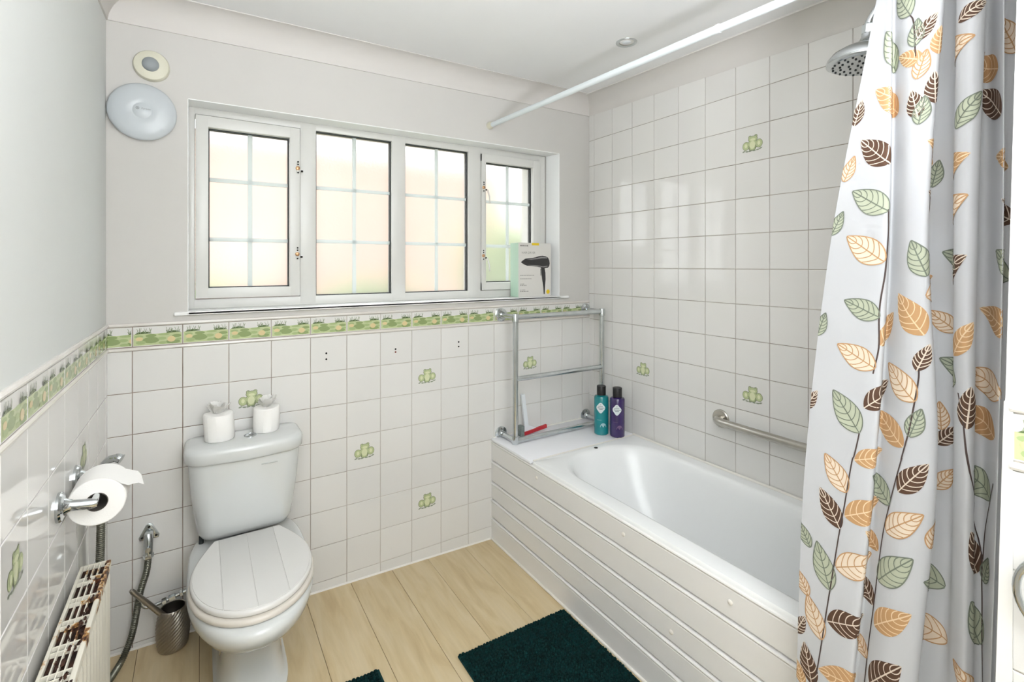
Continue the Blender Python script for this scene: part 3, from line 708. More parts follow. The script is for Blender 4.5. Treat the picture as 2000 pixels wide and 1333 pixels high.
# ------------------------------------------------------------------ wall devices
sn = thing('motion_sensor', (.057, 0, 2.172), 'round cream motion sensor high on the back wall', 'sensor')
MB().lathe([(.056,0),(.056,.010),(.052,.018),(.040,.024),(.027,.026)], (.057, -.0005, 2.172), (0,-1,0), 40).build('casing', 'sensor_cream', sn)
MB().lathe([(.0265,.024),(.025,.032),(.020,.038),(.011,.042),(.001,.043)], (.055, -.0005, 2.172), (0,-1,0), 32, cap0=False).build('lens', 'sensor_lens', sn)
MB().lathe([(.003,0),(.002,.001)], (.096, -.0215, 2.182), (0,-1,0), 10).build('indicator_light', 'dark_hole', sn)
ap = thing('wireless_access_point', (.031, 0, 1.996), 'white dish shaped wireless access point below the motion sensor', 'access point')
MB().lathe([(.092,0),(.098,.004),(.1035,.014),(.1030,.019),(.098,.024),(.080,.031),(.052,.036),(.030,.0375),(.029,.0368),(.0275,.0368),(.0265,.0377),(.001,.038)], (.031, -.0005, 1.996), (0,-1,0), 56).build('casing', 'ap_grey', ap, smooth=50)
MB().lathe([(.0025,0),(.0015,.001)], (.036, -.0235, 1.901), (0,-1,0.4), 10).build('indicator_light', 'bar_white', ap)
lg = MB()
for a0 in range(10):
    a = 2*PI*a0/10; b = 2*PI*(a0+1)/10
    for r0, r1 in ((.0036, .0054), (.0, .002)):
        P = [(.018+r*math.cos(t), -.0392, 2.003+r*math.sin(t)) for r, t in ((r0,a),(r1,a),(r1,b),(r0,b))]
        lg.poly(P if r0 else P[1:3] + [P[0]], 0)
lgo = lg.build('logo_mark', 'logo_grey', ap, smooth=0, weld=False)
tm = text_mesh('Pyronix', .0088)
tm.materials.clear(); tm.materials.append(M['logo_grey'])
to = bpy.data.objects.new('logo_text', tm); COL.objects.link(to); to.parent = ap
to.rotation_euler = (PI/2, 0, 0); to.location = (.012, -.0395, .0065)

# ------------------------------------------------------------------ hair dryer box
hb = thing('hair_dryer_box', (1.796, .046, 1.2585), 'white and green cardboard hair dryer box on the window sill', 'box')
hx0, hx1, hy0, hy1, hz0, hz1 = 1.684, 1.908, 0.002, .084, 1.2588, 1.560
MB().box(hx0, hx1, hy0, hy1, hz0, hz1, .0015, seg=1).build('carton', 'box_white', hb)
MB().box(hx0-.0006, hx0+.001, hy0+.001, hy1-.001, hz0+.001, hz1-.001).build('green_side', 'box_green', hb, smooth=0)
def H(u, v, d=1): return (hx0 + u*(hx1-hx0), hy0 - .0003 - .0002*d, hz1 - v*(hz1-hz0))
db = MB()
db.poly([H(u, v) for u, v in ((.07,.36),(.13,.325),(.20,.295),(.30,.285),(.42,.278),(.52,.265),(.62,.245),(.72,.235),(.82,.245),(.90,.27),(.94,.32),(.955,.38),(.94,.43),(.90,.46),(.78,.475),(.66,.455),(.55,.44),(.40,.43),(.26,.425),(.16,.40))], 0)
db.poly([H(u, v) for u, v in ((.68,.46),(.79,.46),(.82,.56),(.825,.68),(.81,.80),(.795,.96),(.765,.96),(.75,.82),(.72,.70),(.69,.56))], 0)
db.poly([H(u, v, 2) for u, v in ((.24,.302),(.42,.293),(.56,.278),(.70,.255),(.86,.265),(.88,.285),(.72,.285),(.56,.300),(.38,.312))], 1)
db.poly([H(u, v, 2) for u, v in ((.28,.410),(.46,.412),(.60,.420),(.74,.438),(.88,.425),(.89,.438),(.76,.455),(.60,.436),(.44,.424))], 1)
db.poly([H(u, v, 2) for u, v in ((.66,.48),(.675,.48),(.68,.61),(.665,.61))], 0)
db.build('dryer_picture', ['dryer_black', 'dryer_grey'], hb, smooth=0, weld=False)
st = MB(); st.poly([H(u, v) for u, v in ((.40,.0),(.62,.0),(.62,.045),(.40,.045))], 0)
st.poly([(1.7735, .001, hz1+.0003), (1.823, .001, hz1+.0003), (1.823, .03, hz1+.0003), (1.7735, .03, hz1+.0003)], 0)
st.build('yellow_sticker', 'box_yellow', hb, smooth=0, weld=False)
MB().poly([H(x, y, 1) for x, y in ell(.90, .915, .055, .042, 14)], 0).build('logo_print', 'box_yellow', hb, smooth=0, weld=False)
tx = MB()
rgt = random.Random(2)
for u0, v, n, hh in ((.05,.055,5,.012),(.05,.60,9,.006),(.05,.665,7,.006),(.05,.76,3,.006),(.05,.785,4,.006),(.05,.87,4,.006),(.05,.895,5,.006)):
    u = u0
    for k in range(n):
        wv = rgt.uniform(.025, .05); tx.poly([H(u, v-hh), H(u+wv, v-hh), H(u+wv, v+hh), H(u, v+hh)]); u += wv + .01
tx.build('small_print', 'text_grey', hb, smooth=0, weld=False)['kind'] = 'stuff'
tm = text_mesh('HAIR DRYER', .0165); tm.materials.clear(); tm.materials.append(M['text_grey'])
to = bpy.data.objects.new('title_print', tm); COL.objects.link(to); to.parent = hb; to.rotation_euler = (PI/2, 0, 0)
p_ = H(.30, .185, 2); to.location = Vector(p_) - Vector(hb.location)

# ------------------------------------------------------------------ toilet
TX = .357
to_ = thing('toilet', (TX, -.35, 0), 'white close coupled ceramic toilet against the back wall', 'toilet')
def egg(yb, yf, hw, z, n=48, e=1.0, wide=.46):
    yc = yb + (yf - yb) * wide; pts = []
    for k in range(n):
        a = 2*PI*k/n; c, s = math.cos(a), math.sin(a)
        x = hw * math.copysign(abs(c) ** e, c); ss = math.copysign(abs(s) ** e, s)
        pts.append((TX + x, yc + (ss * (yb - yc) if s > 0 else -ss * (yf - yc)), z))
    return pts
def sq_egg(yb, yf, hw, z, n=48, eb=.45, ef=.85, wide=.5):
    yc = yb + (yf - yb) * wide; pts = []
    for k in range(n):
        a = 2*PI*k/n; c, s = math.cos(a), math.sin(a); e = eb if s > 0 else ef
        pts.append((TX + hw * math.copysign(abs(c) ** e, c), yc + (abs(s) ** e * (yb - yc) if s > 0 else abs(s) ** e * (yf - yc)), z))
    return pts
MB().loft([sq_egg(-.03,-.50,.112,.016,ef=.5), sq_egg(-.03,-.50,.112,.038,ef=.5), sq_egg(-.03,-.485,.100,.048,ef=.55), sq_egg(-.03,-.465,.094,.12,ef=.6), sq_egg(-.03,-.475,.096,.19,ef=.65),
           sq_egg(-.03,-.515,.110,.235,ef=.75), sq_egg(-.03,-.585,.142,.275,ef=.85), sq_egg(-.03,-.655,.169,.315,ef=.95), sq_egg(-.03,-.700,.183,.352,ef=1.0), sq_egg(-.03,-.716,.187,.382,ef=1.0),
           sq_egg(-.03,-.712,.185,.400,ef=1.0), sq_egg(-.034,-.700,.178,.407,ef=1.0)]).build('bowl', 'ceramic', to_, smooth=50)
def outline(yb, yf, hmax, hback, n=22):
    R = []
    for k in range(n + 1):
        t = k / n; t = t if t < .5 else .5 + .5 * math.sin((t - .5) * PI)
        h = hback + (hmax - hback) * math.sin(PI/2 * t / .48) if t < .48 else hmax * math.sqrt(max(0, 1 - ((t - .48) / .52) ** 2))
        R.append((h, yb + (yf - yb) * t))
    pts = [(TX + h, y) for h, y in R] + [(TX - h, y) for h, y in reversed(R[:-1])]
    return pts
def slab(pts, z0, z1, bev=.004):
    cx = TX; cy = sum(p[1] for p in pts) / len(pts); mb = MB()
    def sc_(k): return [(cx + (x - cx) * k, cy + (y - cy) * k) for x, y in pts]
    k = 1 - bev / .17; k2 = 1 - bev * .3 / .17
    mb.loft([[(x, y, z0) for x, y in sc_(k)], [(x, y, z0 + bev * .3) for x, y in sc_(k2)], [(x, y, z0 + bev) for x, y in pts], [(x, y, z1 - bev) for x, y in pts], [(x, y, z1 - bev * .3) for x, y in sc_(k2)], [(x, y, z1) for x, y in sc_(k)]])
    return mb
slab(outline(-.208, -.686, .182, .118), .4075, .4270, .007).build('seat_ring', 'seat_cream', to_, smooth=50)
OL = outline(-.196, -.674, .177, .108)
lidp = slab(OL, .4272, .4462, .006).build('seat_lid', 'seat_white', to_, smooth=50)
def clip(pts, xa, xb):
    def cut(P, f, inter):
        o = []
        for i in range(len(P)):
            a, b = P[i], P[(i+1) % len(P)]
            if f(a): o.append(a)
            if f(a) != f(b): o.append(inter(a, b))
        return o
    ix = lambda X: (lambda a, b: (X, a[1] + (b[1]-a[1]) * (X-a[0]) / (b[0]-a[0])))
    P = cut(pts, lambda p: p[0] >= xa, ix(xa)); return cut(P, lambda p: p[0] <= xb, ix(xb))
cyl = sum(p[1] for p in OL) / len(OL)
OLs = [(TX + (x - TX) * .962, cyl + (y - cyl) * .962) for x, y in OL]
xs = [-.20, -.092, -.006, .082, .20]
for a, b in zip(xs[:-1], xs[1:]):
    c = clip(OLs, TX + a + .0008, TX + b - .0008); mx = sum(p[0] for p in c)/len(c); my = sum(p[1] for p in c)/len(c)
    MB().loft([[(x, y, .4458) for x, y in c], [(x, y, .4474) for x, y in c], [(mx + (x-mx)*.985, my + (y-my)*.994, .4481) for x, y in c]]).build('lid_plank', 'seat_white', lidp, smooth=25)
for dx in (-.075, .075): MB().lathe([(.013,0),(.013,.012),(.010,.016)], (TX+dx, -.185, .4075), seg=16).build('hinge', 'chrome', to_)
def rr2(hw, yb, yf, rb, rf, z, bow=0.0, n=9):
    pts = []
    for cx, cy, a0, r in ((TX+hw-rb, yb-rb, 0, rb), (TX-hw+rb, yb-rb, PI/2, rb), (TX-hw+rf, yf+rf, PI, rf), (TX+hw-rf, yf+rf, 1.5*PI, rf)):
        for k in range(n + 1):
            a = a0 + PI/2*k/n; pts.append((cx + r*math.cos(a), cy + r*math.sin(a), z))
        if a0 == PI:
            for k in range(1, 12):
                t = k / 12; pts.append((TX - hw + rf + (2*hw - 2*rf)*t, yf - bow*math.sin(PI*t), z))
    return pts
MB().loft([rr2(.130,-.020,-.150,.02,.05,.430), rr2(.148,-.018,-.168,.02,.055,.436,.004), rr2(.158,-.016,-.176,.02,.06,.455,.006), rr2(.165,-.014,-.182,.02,.06,.50,.008), rr2(.178,-.012,-.190,.02,.06,.60,.010), rr2(.185,-.010,-.196,.02,.06,.70,.010), rr2(.186,-.010,-.197,.02,.06,.719,.010)]).build('cistern', 'ceramic', to_, smooth=50)
MB().loft([rr2(.184,-.010,-.196,.03,.065,.7195,.012), rr2(.192,-.008,-.204,.03,.070,.7205,.012), rr2(.197,-.007,-.209,.03,.072,.727,.012), rr2(.198,-.007,-.210,.03,.072,.757,.012), rr2(.196,-.008,-.208,.03,.072,.766,.012), rr2(.190,-.010,-.202,.03,.07,.773,.012), rr2(.180,-.016,-.190,.03,.066,.777,.010), rr2(.12,-.05,-.13,.03,.03,.779,.006)]).build('cistern_lid', 'ceramic', to_, smooth=55)
MB().lathe([(.0225,0),(.0225,.003),(.020,.005),(.018,.005),(.0175,.0035),(.006,.0045),(.001,.0045)], (.372, -.118, .7785), seg=30).build('flush_button', 'chrome', to_)
MB().tube([(TX-.145,-.11,.405),(TX-.145,-.11,.435)], .008, 10).build('coupling_bolt', 'gasket', to_)
MB().box(TX+.045, TX+.10, -.2085, -.206, .690, .6925).build('maker_mark', 'mark_pale', to_, smooth=0)

# ------------------------------------------------------------------ spare rolls on the cistern
def spare_roll(x, y, r, h, lean, label, seed):
    z0 = .7792; o = thing('toilet_roll', (x, y, z0), label, 'toilet roll', 'spare toilet rolls on the cistern')
    rg = random.Random(seed); seg = 40; rings = []
    for k, (rr, z) in enumerate([(.018,.001),(r-.003,0),(r,.004),(r*1.01,h*.5),(r*.99,h-.004),(r-.004,h),(.022,h+.001)]):
        rings.append([(x + lean*z + rr*math.cos(2*PI*j/seg) * (1 + (.025*math.sin(j*.55+seed) if rr > .03 else 0)), y + rr*math.sin(2*PI*j/seg), z0 + z + (.0025*math.sin(2*PI*j/seg*2+seed) if k >= 4 else 0)) for j in range(seg)])
    MB().loft(rings).build('roll_body', 'paper', o, smooth=45)
    # loose outer sheet end
    sh_ = MB(); aa = -2.35 if seed == 1 else -1.9
    pts = [[(x + lean*z + (r*1.012+.0012)*math.cos(a), y + (r*1.012+.0012)*math.sin(a), z0 + z) for z in (.004, h*.55, h-.005)] for a in [aa + .12*k for k in range(6)]]
    sh_.loft(pts, closed=False, cap0=False, cap1=False); sh_.build('loose_end', 'paper', o, smooth=40)
    # tissue tuft: crumpled petals pulled up from the core
    tf = MB(); n = 17
    for k in range(n):
        a = 2*PI*k/n + rg.uniform(-.2, .2); L = rg.uniform(.034, .048); sp = rg.uniform(.35, .95); wv = rg.uniform(.010, .016)
        d = Vector((math.cos(a), math.sin(a), 0)); t = Vector((-d.y, d.x, 0)); c = Vector((x + lean*h, y, z0 + h - .004)); rows = []
        for j in range(5):
            f = j / 4; p = c + d * (.004 + L * sp * f) + Vector((0, 0, L * (f * 1.15 - .35 * f * f * sp)))
            ww = wv * (.5 + .7 * math.sin(PI * min(1, f * .8 + .1)))
            rows.append([p - t*ww + Vector((0,0,rg.uniform(-.003,.003))), p - t*ww*.4 + d*rg.uniform(-.004,.004), p + t*ww*.4 + d*rg.uniform(-.004,.004), p + t*ww + Vector((0,0,rg.uniform(-.003,.003)))])
        tf.loft(rows, closed=False, cap0=False, cap1=False)
    tf.build('tissue_tuft', 'tissue', o, smooth=60, weld=False)
spare_roll(.271, -.098, .050, .098, -.06, 'white toilet roll with tissue tuft, left one on the cistern', 1)
spare_roll(.430, -.082, .047, .094, .03, 'white toilet roll with tissue tuft, right one on the cistern', 2)

# ------------------------------------------------------------------ roll holder on the left wall
hd = thing('toilet_roll_holder', (XL, -.64, .872), 'chrome two post toilet roll holder on the left wall', 'roll holder')
HX, HZ = -.003, .866
for y in (-.730, -.545):
    MB().lathe([(.034,0),(.034,.006),(.031,.010),(.020,.013),(.0145,.020),(.0125,.026)], (XL+.0045, y, .872), (1,0,0), 30).build('wall_flange', 'chrome', hd)
    MB().tube([(XL+.02, y, .872), (HX-.006, y, HZ), (HX+.004, y, HZ)], [.0125, .0118, .009], 18).build('post', 'chrome', hd)
MB().tube([(HX-.003, -.735, HZ), (HX-.003, -.54, HZ)], .0085, 14).build('roller', 'chrome_worn', hd)
rl = thing('hanging_toilet_roll', (HX, -.637, HZ), 'part used toilet roll hanging on the chrome holder', 'toilet roll')
RC = Vector((HX-.003, 0, HZ-.014))
rr_ = .0575
MB().lathe([(.0225,-.052),(rr_-.002,-.052),(rr_,-.050),(rr_,.050),(rr_-.002,.052),(.0225,.052),(.0225,.050),(.0225,-.050)], (RC.x, -.637, RC.z), (0,1,0), 48, cap0=False, cap1=False).build('paper_roll', 'paper', rl)
MB().lathe([(.0222,-.053),(.0222,.053),(.0208,.053),(.0208,-.053),(.0222,-.053)], (RC.x, -.637, RC.z), (0,1,0), 28, cap0=False, cap1=False).build('core', 'card_core', rl)
ls = MB(); ra = rr_ + .0008; rows = []
for a in range(150, 34, -8):
    t = math.radians(a); rows.append([(RC.x + ra*math.cos(t), y, RC.z + ra*math.sin(t)) for y in (-.689, -.663, -.637, -.611, -.585)])
e = rows[-1]
rows.append([(x + .014 + .003*i, y, z - .008 - .001*i) for i, (x, y, z) in enumerate(e)])
rows.append([(e[i][0] + dx, e[i][1] + dy, e[i][2] + dz) for i, (dx, dy, dz) in enumerate(((.016,.002,-.010),(.024,.002,-.017),(.032,.0,-.026),(.042,-.006,-.040),(.034,-.004,-.022)))])
ls.loft(rows, closed=False, cap0=False, cap1=False)
ls.build('loose_sheet', 'paper', rl, smooth=60)

# ------------------------------------------------------------------ bidet sprayer, valve and hoses
bd = thing('bidet_sprayer', (XL, -.33, .70), 'chrome bidet sprayer hanging by a ribbed hose on the left wall', 'sprayer')
MB().box(XL+.0045, XL+.011, -.355, -.315, .74, .80, .003).build('wall_bracket', 'chrome', bd)
MB().tube([(XL+.01, -.335, .77), (XL+.03, -.335, .775)], .010, 12).build('clip_arm', 'chrome', bd)
MB().tube(smooth_path([(-.046,-.325,.70), (-.044,-.332,.76), (-.040,-.342,.82), (-.026,-.356,.846), (-.004,-.366,.853), (.008,-.37,.848)], 6), [.009]*6+[.0105]*6+[.0105]*6+[.011]*6+[.013]*6+[.015]*1, 16).build('handset', 'chrome', bd)
MB().tube([(-.030,-.335,.80), (-.014,-.338,.79), (-.006,-.340,.76)], .004, 8).build('trigger', 'chrome_worn', bd)
def ribbed(pts, r, mb, n=10, pitch=.006):
    P = smooth_path(pts, n); L = [0]
    for a, b in zip(P[:-1], P[1:]): L.append(L[-1] + (b - a).length)
    N = int(L[-1] / (pitch / 4)); Q = []; R = []; i = 0
    for k in range(N + 1):
        s = L[-1] * k / N
        while i < len(L) - 2 and L[i+1] < s: i += 1
        Q.append(P[i].lerp(P[i+1], (s - L[i]) / max(1e-9, L[i+1] - L[i]))); R.append(r * (1 + .12 * math.sin(k * PI / 2)))
    mb.tube(Q, R, 10); return mb
ribbed([(.050,-.042,.372), (.044,-.042,.32), (.028,-.044,.262), (.016,-.048,.19), (.004,-.055,.12), (-.018,-.075,.062), (-.040,-.13,.048), (-.056,-.20,.062), (-.060,-.27,.12), (-.054,-.312,.30), (-.050,-.318,.50), (-.047,-.320,.62), (-.046,-.325,.70)], .0102, MB()).build('hose', 'hose_metal', bd, smooth=60)
av = thing('wall_valve', (.05, 0, .44), 'tarnished chrome water valve on the back wall left of the toilet', 'valve')
pl = MB(); tri = [(.0,.036),(.010,.030),(.031,-.012),(.028,-.022),(.016,-.022),(-.016,-.022),(-.028,-.022),(-.031,-.012),(-.010,.030)]
pl.loft([[(.050+a, -.005, .447+b) for a, b in tri], [(.050+a, -.012, .447+b) for a, b in tri], [(.050+a*.85, -.014, .447+b*.85) for a, b in tri]])
pl.build('back_plate', 'chrome_worn', av)
for dx, dz in ((0,.024),(-.021,-.012),(.021,-.012)): MB().lathe([(.0045,0),(.003,.001)], (.05+dx, -.0138, .447+dz), (0,-1,0), 10).build('fixing_hole', 'dark_hole', av)
MB().tube([(.050,-.012,.450), (.050,-.036,.446), (.050,-.042,.43), (.050,-.042,.385)], [.014,.0145,.0145,.0135], 16).build('valve_body', 'chrome_worn', av)
MB().lathe([(.0155,0),(.0165,.003),(.0165,.012),(.0145,.016)], (.050,-.042,.372), (0,0,1), 6).build('hose_nut', 'chrome', av)
MB().lathe([(.004,0),(.004,.012),(.009,.013),(.009,.018)], (.050,-.054,.412), (0,-1,0), 12).build('spindle', 'chrome', av)
sp = thing('supply_pipe', (.11, -.05, .2), 'thin chrome supply pipe with compression fittings behind the toilet brush', 'pipe')
MB().tube(smooth_path([(.030,-.046,.235), (.036,-.05,.206), (.060,-.052,.197), (.10,-.052,.203), (.19,-.052,.222), (.262,-.06,.235)], 6), .0065, 12).build('pipe', 'chrome_worn', sp)
for x, z, l in ((.098,.2025,.016),(.122,.208,.022),(.150,.214,.012)): MB().lathe([(.010,-l/2),(.0118,-l/2+.002),(.0118,l/2-.002),(.010,l/2)], (x,-.052,z), (1,0,.2), 6).build('compression_nut', 'chrome', sp)

# ------------------------------------------------------------------ toilet brush and holder
BHZ = .030
bh = thing('brush_holder', (.124, -.062, BHZ), 'knurled steel toilet brush holder on the floor', 'brush holder')
kb = MB(); seg = 44; rings = []
prof = [(.030,.001),(.040,.001),(.043,.006)] + [(.043 + .0105*math.sin(PI*min(1,(k/22)*.86+.06)) - .004*(k/22), .006 + .164*k/22) for k in range(23)] + [(.040,.172),(.037,.170),(.036,.10),(.034,.02)]
for i, (r, z) in enumerate(prof):
    rings.append([(.124 + (r + (.0020 if (i + j) % 2 and 3 < i < 25 else 0))*math.cos(2*PI*j/seg), -.062 + (r + (.0020 if (i + j) % 2 and 3 < i < 25 else 0))*math.sin(2*PI*j/seg), z*.87 + BHZ) for j in range(seg)])
kb.loft(rings); kb.build('cup', 'steel_dark', bh, smooth=0)
bs = thing('toilet_brush', (.124, -.062, .04), 'steel toilet brush leaning out of its holder', 'brush')
MB().tube([(.135,-.066,.105), (.094,-.074,.166), (.010,-.094,.290), (.004,-.095,.299)], [.0085,.0095,.0085,.006], 14).build('handle', 'steel_dark', bs)
MB().lathe([(.010,0),(.026,.006),(.028,.05),(.018,.075),(.008,.085)], (.130,-.062,.040), (-.1,0,1), 20).build('bristles', 'plastic_white', bs)

# ------------------------------------------------------------------ radiator
ra_ = thing('panel_radiator', (-.03, -1.1, .1), 'cream panel radiator with rusty top grille on the left wall', 'radiator')
rX0, rX1, rY0, rY1, rZ0, rZ1 = -.058, .004, -.545, -1.75, .10, .636
fp = MB(); rows = []
for k in range(0, 121):
    y = rY0 - .006 - (rY0 - rY1 - .012) * k / 120; d = .0035 * (1 if (k // 2) % 2 else -1)
    rows.append([(rX1 - .0035 + d * .5, y, rZ0 + .004), (rX1 - .002 + d, y, rZ0 + .03), (rX1 - .002 + d, y, rZ1 - .030), (rX1 - .004, y, rZ1 - .018), (rX1 - .010, y, rZ1 - .018), (rX1 - .010, y, rZ0 + .004)])
fp.loft(rows); fp.build('front_panel', 'radiator_paint', ra_, smooth=40)
MB().box(rX0, rX0 + .004, rY1, rY0 - .004, rZ0, rZ1 - .013, .001).build('rear_panel', 'radiator_paint', ra_)
MB().box(rX0, rX1 - .004, rY0 - .004, rY0, rZ0 + .004, rZ1 - .004, .0015).build('side_panel', 'radiator_paint', ra_)
tg = MB()
tg.box(rX1 - .0095, rX1 + .001, rY1, rY0, rZ1 - .020, rZ1, .0025)
tg.box(rX0 - .001, rX0 + .0065, rY1, rY0, rZ1 - .012, rZ1, .002)
nb = 4; x_a, x_b = rX0 + .0065, rX1 - .0095
for k in range(1, nb): xx = x_a + (x_b - x_a) * k / nb; tg.box(xx - .0013, xx + .0013, rY1, rY0, rZ1 - .010, rZ1 - .001)
y = rY0 - .0045
tg.box(x_a, x_b, rY0 - .006, rY0, rZ1 - .012, rZ1 - .0005)
while y > rY1:
    for dy in (.0, .020): tg.box(x_a, x_b, y - .062 - dy - .0035, y - .062 - dy, rZ1 - .0095, rZ1 - .0005)
    y -= .088
tg.build('top_grille', 'rust_paint', ra_, smooth=20)
MB().box(rX0 + .005, rX1 - .0105, rY1, rY0 - .006, rZ1 - .05, rZ1 - .013).build('slot_shade_block', 'rust_and_slot_shade', ra_, smooth=0)  # solid dark block, paints the shade of the cavity between the grille bars
fl = MB(); rg = random.Random(11)
for k in range(46):
    yy = rg.uniform(-.62, -1.05) if k < 34 else rg.uniform(-.56, -1.1); xx = rX1 - .012 + rg.gauss(-.008, .010); xx = max(rX0+.01, min(rX1-.003, xx)); s = rg.uniform(.002, .0075)
    pts = []
    for j in range(8):
        a = 2*PI*j/8; q = s * rg.uniform(.6, 1.3); pts.append((xx + q*.6*math.cos(a), yy + q*1.6*math.sin(a)))
    fl.loft([[(a, b, rZ1 - .0015) for a, b in pts], [(xx + (a-xx)*.7, yy + (b-yy)*.7, rZ1 + .0012) for a, b in pts]])
f_ = fl.build('rust_flakes', 'rust_and_slot_shade', ra_, smooth=0, weld=False); f_['kind'] = 'stuff'
for yy in (-.70, -1.55): MB().box(XL + .0062, rX0, yy - .02, yy + .02, .30, .42).build('wall_bracket', 'radiator_paint', ra_, smooth=0)
MB().tube([(-.03, rY0 - .03, .12), (-.03, rY0 - .03, 0.035)], .0075, 12).build('pipe', 'radiator_paint', ra_)

# ------------------------------------------------------------------ towel ring on the partition
tr_ = thing('towel_ring', (PX, -2.105, 1.02), 'chrome towel ring on the partition at the right edge', 'towel ring')
ring = [(PX - .022, -2.108 + .068*math.cos(2*PI*k/40), .955 + .068*math.sin(2*PI*k/40)) for k in range(40)]
MB().tube(ring, .0052, 12, closed=True).build('ring', 'chrome', tr_)
MB().lathe([(.022,0),(.022,.006),(.012,.010),(.011,.024),(.009,.028)], (PX-.005, -2.108, 1.028), (-1,0,0), 24).build('wall_mount', 'chrome', tr_)

# ------------------------------------------------------------------ bath mats
def bath_mat(x0, x1, y0, y1, label, notch=None, rot=0.0, seed=1):
    o = thing('bath_mat', (x0, y0, fz(x0) + .001), label, 'bath mat', 'dark teal chenille bath mats')
    rg = random.Random(seed); L0 = Vector((x0, y0, .001))
    def inside(x, y): return not (notch and notch[0] < x < notch[1] and y > notch[2])
    b = MB()
    if notch:
        b.box(x0, notch[0], y1, y0, .001, .007, .002); b.box(notch[1], x1, y1, y0, .001, .007, .002); b.box(notch[0]-.002, notch[1]+.002, y1, notch[2], .001, .0068, .002)
    else: b.box(x0, x1, y1, y0, .001, .007, .002)
    b.build('backing', 'mat_edge', o, origin=L0)
    p = MB(); pit = .0125; bm_ = p.bm
    nx = int((x1 - x0 - .016) / pit); ny = int((y0 - y1 - .016) / pit)
    for i in range(nx + 1):
        for j in range(ny + 1):
            cx = x0 + .008 + i * pit + rg.uniform(-.0015, .0015); cy = y0 - .008 - j * pit + rg.uniform(-.0015, .0015)
            if not inside(cx, cy): continue
            h = rg.uniform(.008, .0115); r = rg.uniform(.0058, .0072); a0 = rg.uniform(0, PI)
            r0 = [bm_.verts.new((cx + r*math.cos(a0+2*PI*k/6), cy + r*math.sin(a0+2*PI*k/6), .006)) for k in range(6)]
            r1 = [bm_.verts.new((cx + r*.95*math.cos(a0+2*PI*k/6), cy + r*.95*math.sin(a0+2*PI*k/6), .006 + h*.6)) for k in range(6)]
            t = bm_.verts.new((cx + rg.uniform(-.001,.001), cy + rg.uniform(-.001,.001), .006 + h))
            for k in range(6):
                m_ = (k + 1) % 6
                bm_.faces.new((r0[k], r0[m_], r1[m_], r1[k])); bm_.faces.new((r1[k], r1[m_], t))
    q = p.finish('pile', ['mat_teal'], o, L0, 80); q['kind'] = 'stuff'
    for c in o.children: c.location = (0, 0, 0)
    o.rotation_euler.y = -math.atan(FT)
    return o
m1 = bath_mat(1.000, 1.492, -.640, -1.42, 'dark teal chenille bath mat on the floor beside the bath panel')
m2 = bath_mat(.19, .738, -.553, -1.0, 'dark teal mat, only its corner showing in front of the toilet')

# ------------------------------------------------------------------ shower curtain surface
CUR = [ # view column at four levels, distance in front of (-) or behind (+) the hanging line at four levels
 ((1712,1626,1573,1555),(.00,.0,.0,.0)),
 ((1728,1682,1640,1608),(-.010,-.012,-.014,-.014)),
 ((1741,1732,1705,1662),(-.016,-.020,-.022,-.022)),
 ((1746,1741,1715,1672),(.012,.010,.008,.008)),
 ((1776,1772,1768,1728),(-.018,-.026,-.028,-.026)),
 ((1843,1814,1830,1792),(-.016,-.020,-.014,-.014)),
 ((1836,1806,1823,1786),(.045,.050,.045,.040)),
 ((1855,1838,1848,1826),(.060,.060,.050,.046)),
 ((1874,1868,1866,1845),(.050,.050,.045,.042)),
 ((1868,1862,1862,1858),(-.012,-.010,.010,.026)),
 ((1896,1886,1886,1880),(-.034,-.030,-.012,.004)),
 ((1926,1911,1903,1900),(-.012,-.012,.004,.018)),
 ((1920,1906,1901,1902),(.040,.040,.038,.038)),
 ((1936,1932,1925,1918),(.050,.050,.046,.044)),
 ((1962,1960,1950,1935),(.000,.0,.004,.010)),
 ((1957,1957,1950,1938),(.050,.050,.048,.046)),
 ((1985,1985,1975,1960),(.050,.050,.05,.05)),
 ((1998,2004,1995,1980),(.000,.0,.0,.0)),
 ((1994,2000,1994,1984),(.050,.05,.05,.05)),
 ((2015,2016,2012,2006),(.040,.04,.04,.04))]
CROWS = (0, 450, 900, 1333)
CTOP, CBOT, CNZ, CNS = 2.100, .060, 96, 420
def hangx(z): return 1.500 - .075 * max(0.0, min(1.0, (2.1 - z) / 1.6))
def cur_key(z):
    P = []
    for cols, offs in CUR:
        zs = []
        for r, c, o in zip(CROWS, cols, offs):
            # plan point of this column on the hanging line gives the true height of the level
            zz = 1.5
            for _ in range(4):
                x = hangx(zz) + o; th = YAW + math.atan((c - 1000) / FPX)
                y = CAM[1] + (x - CAM[0]) / math.tan(th)
                dep = (x - CAM[0]) * math.sin(YAW) + (y - CAM[1]) * math.cos(YAW)
                zz = CAM[2] + (518.48 - r) * dep / FPX
            zs.append(zz)
        def ip(v):
            if z >= zs[0]: k = 0
            elif z <= zs[3]: return v[3] + (v[3] - v[2]) * .35 * min(1.0, (zs[3] - z) / (zs[2] - zs[3]))
            else: k = [i for i in range(3) if zs[i] >= z >= zs[i+1]][0]
            t = (zs[k] - z) / (zs[k] - zs[k+1]); t = max(-.2, t)
            m0 = (v[k+1] - v[k-1]) / 2 if k > 0 else v[1] - v[0]
            m1 = (v[k+2] - v[k]) / 2 if k < 2 else v[3] - v[2]
            return (2*t**3-3*t*t+1)*v[k] + (t**3-2*t*t+t)*m0 + (-2*t**3+3*t*t)*v[k+1] + (t**3-t*t)*m1
        c = ip(cols); o = ip(offs)
        x = hangx(z) + o; th = YAW + math.atan((c - 1000) / FPX)
        P.append((x, max(-2.012, CAM[1] + (x - CAM[0]) / math.tan(th))))
    return P
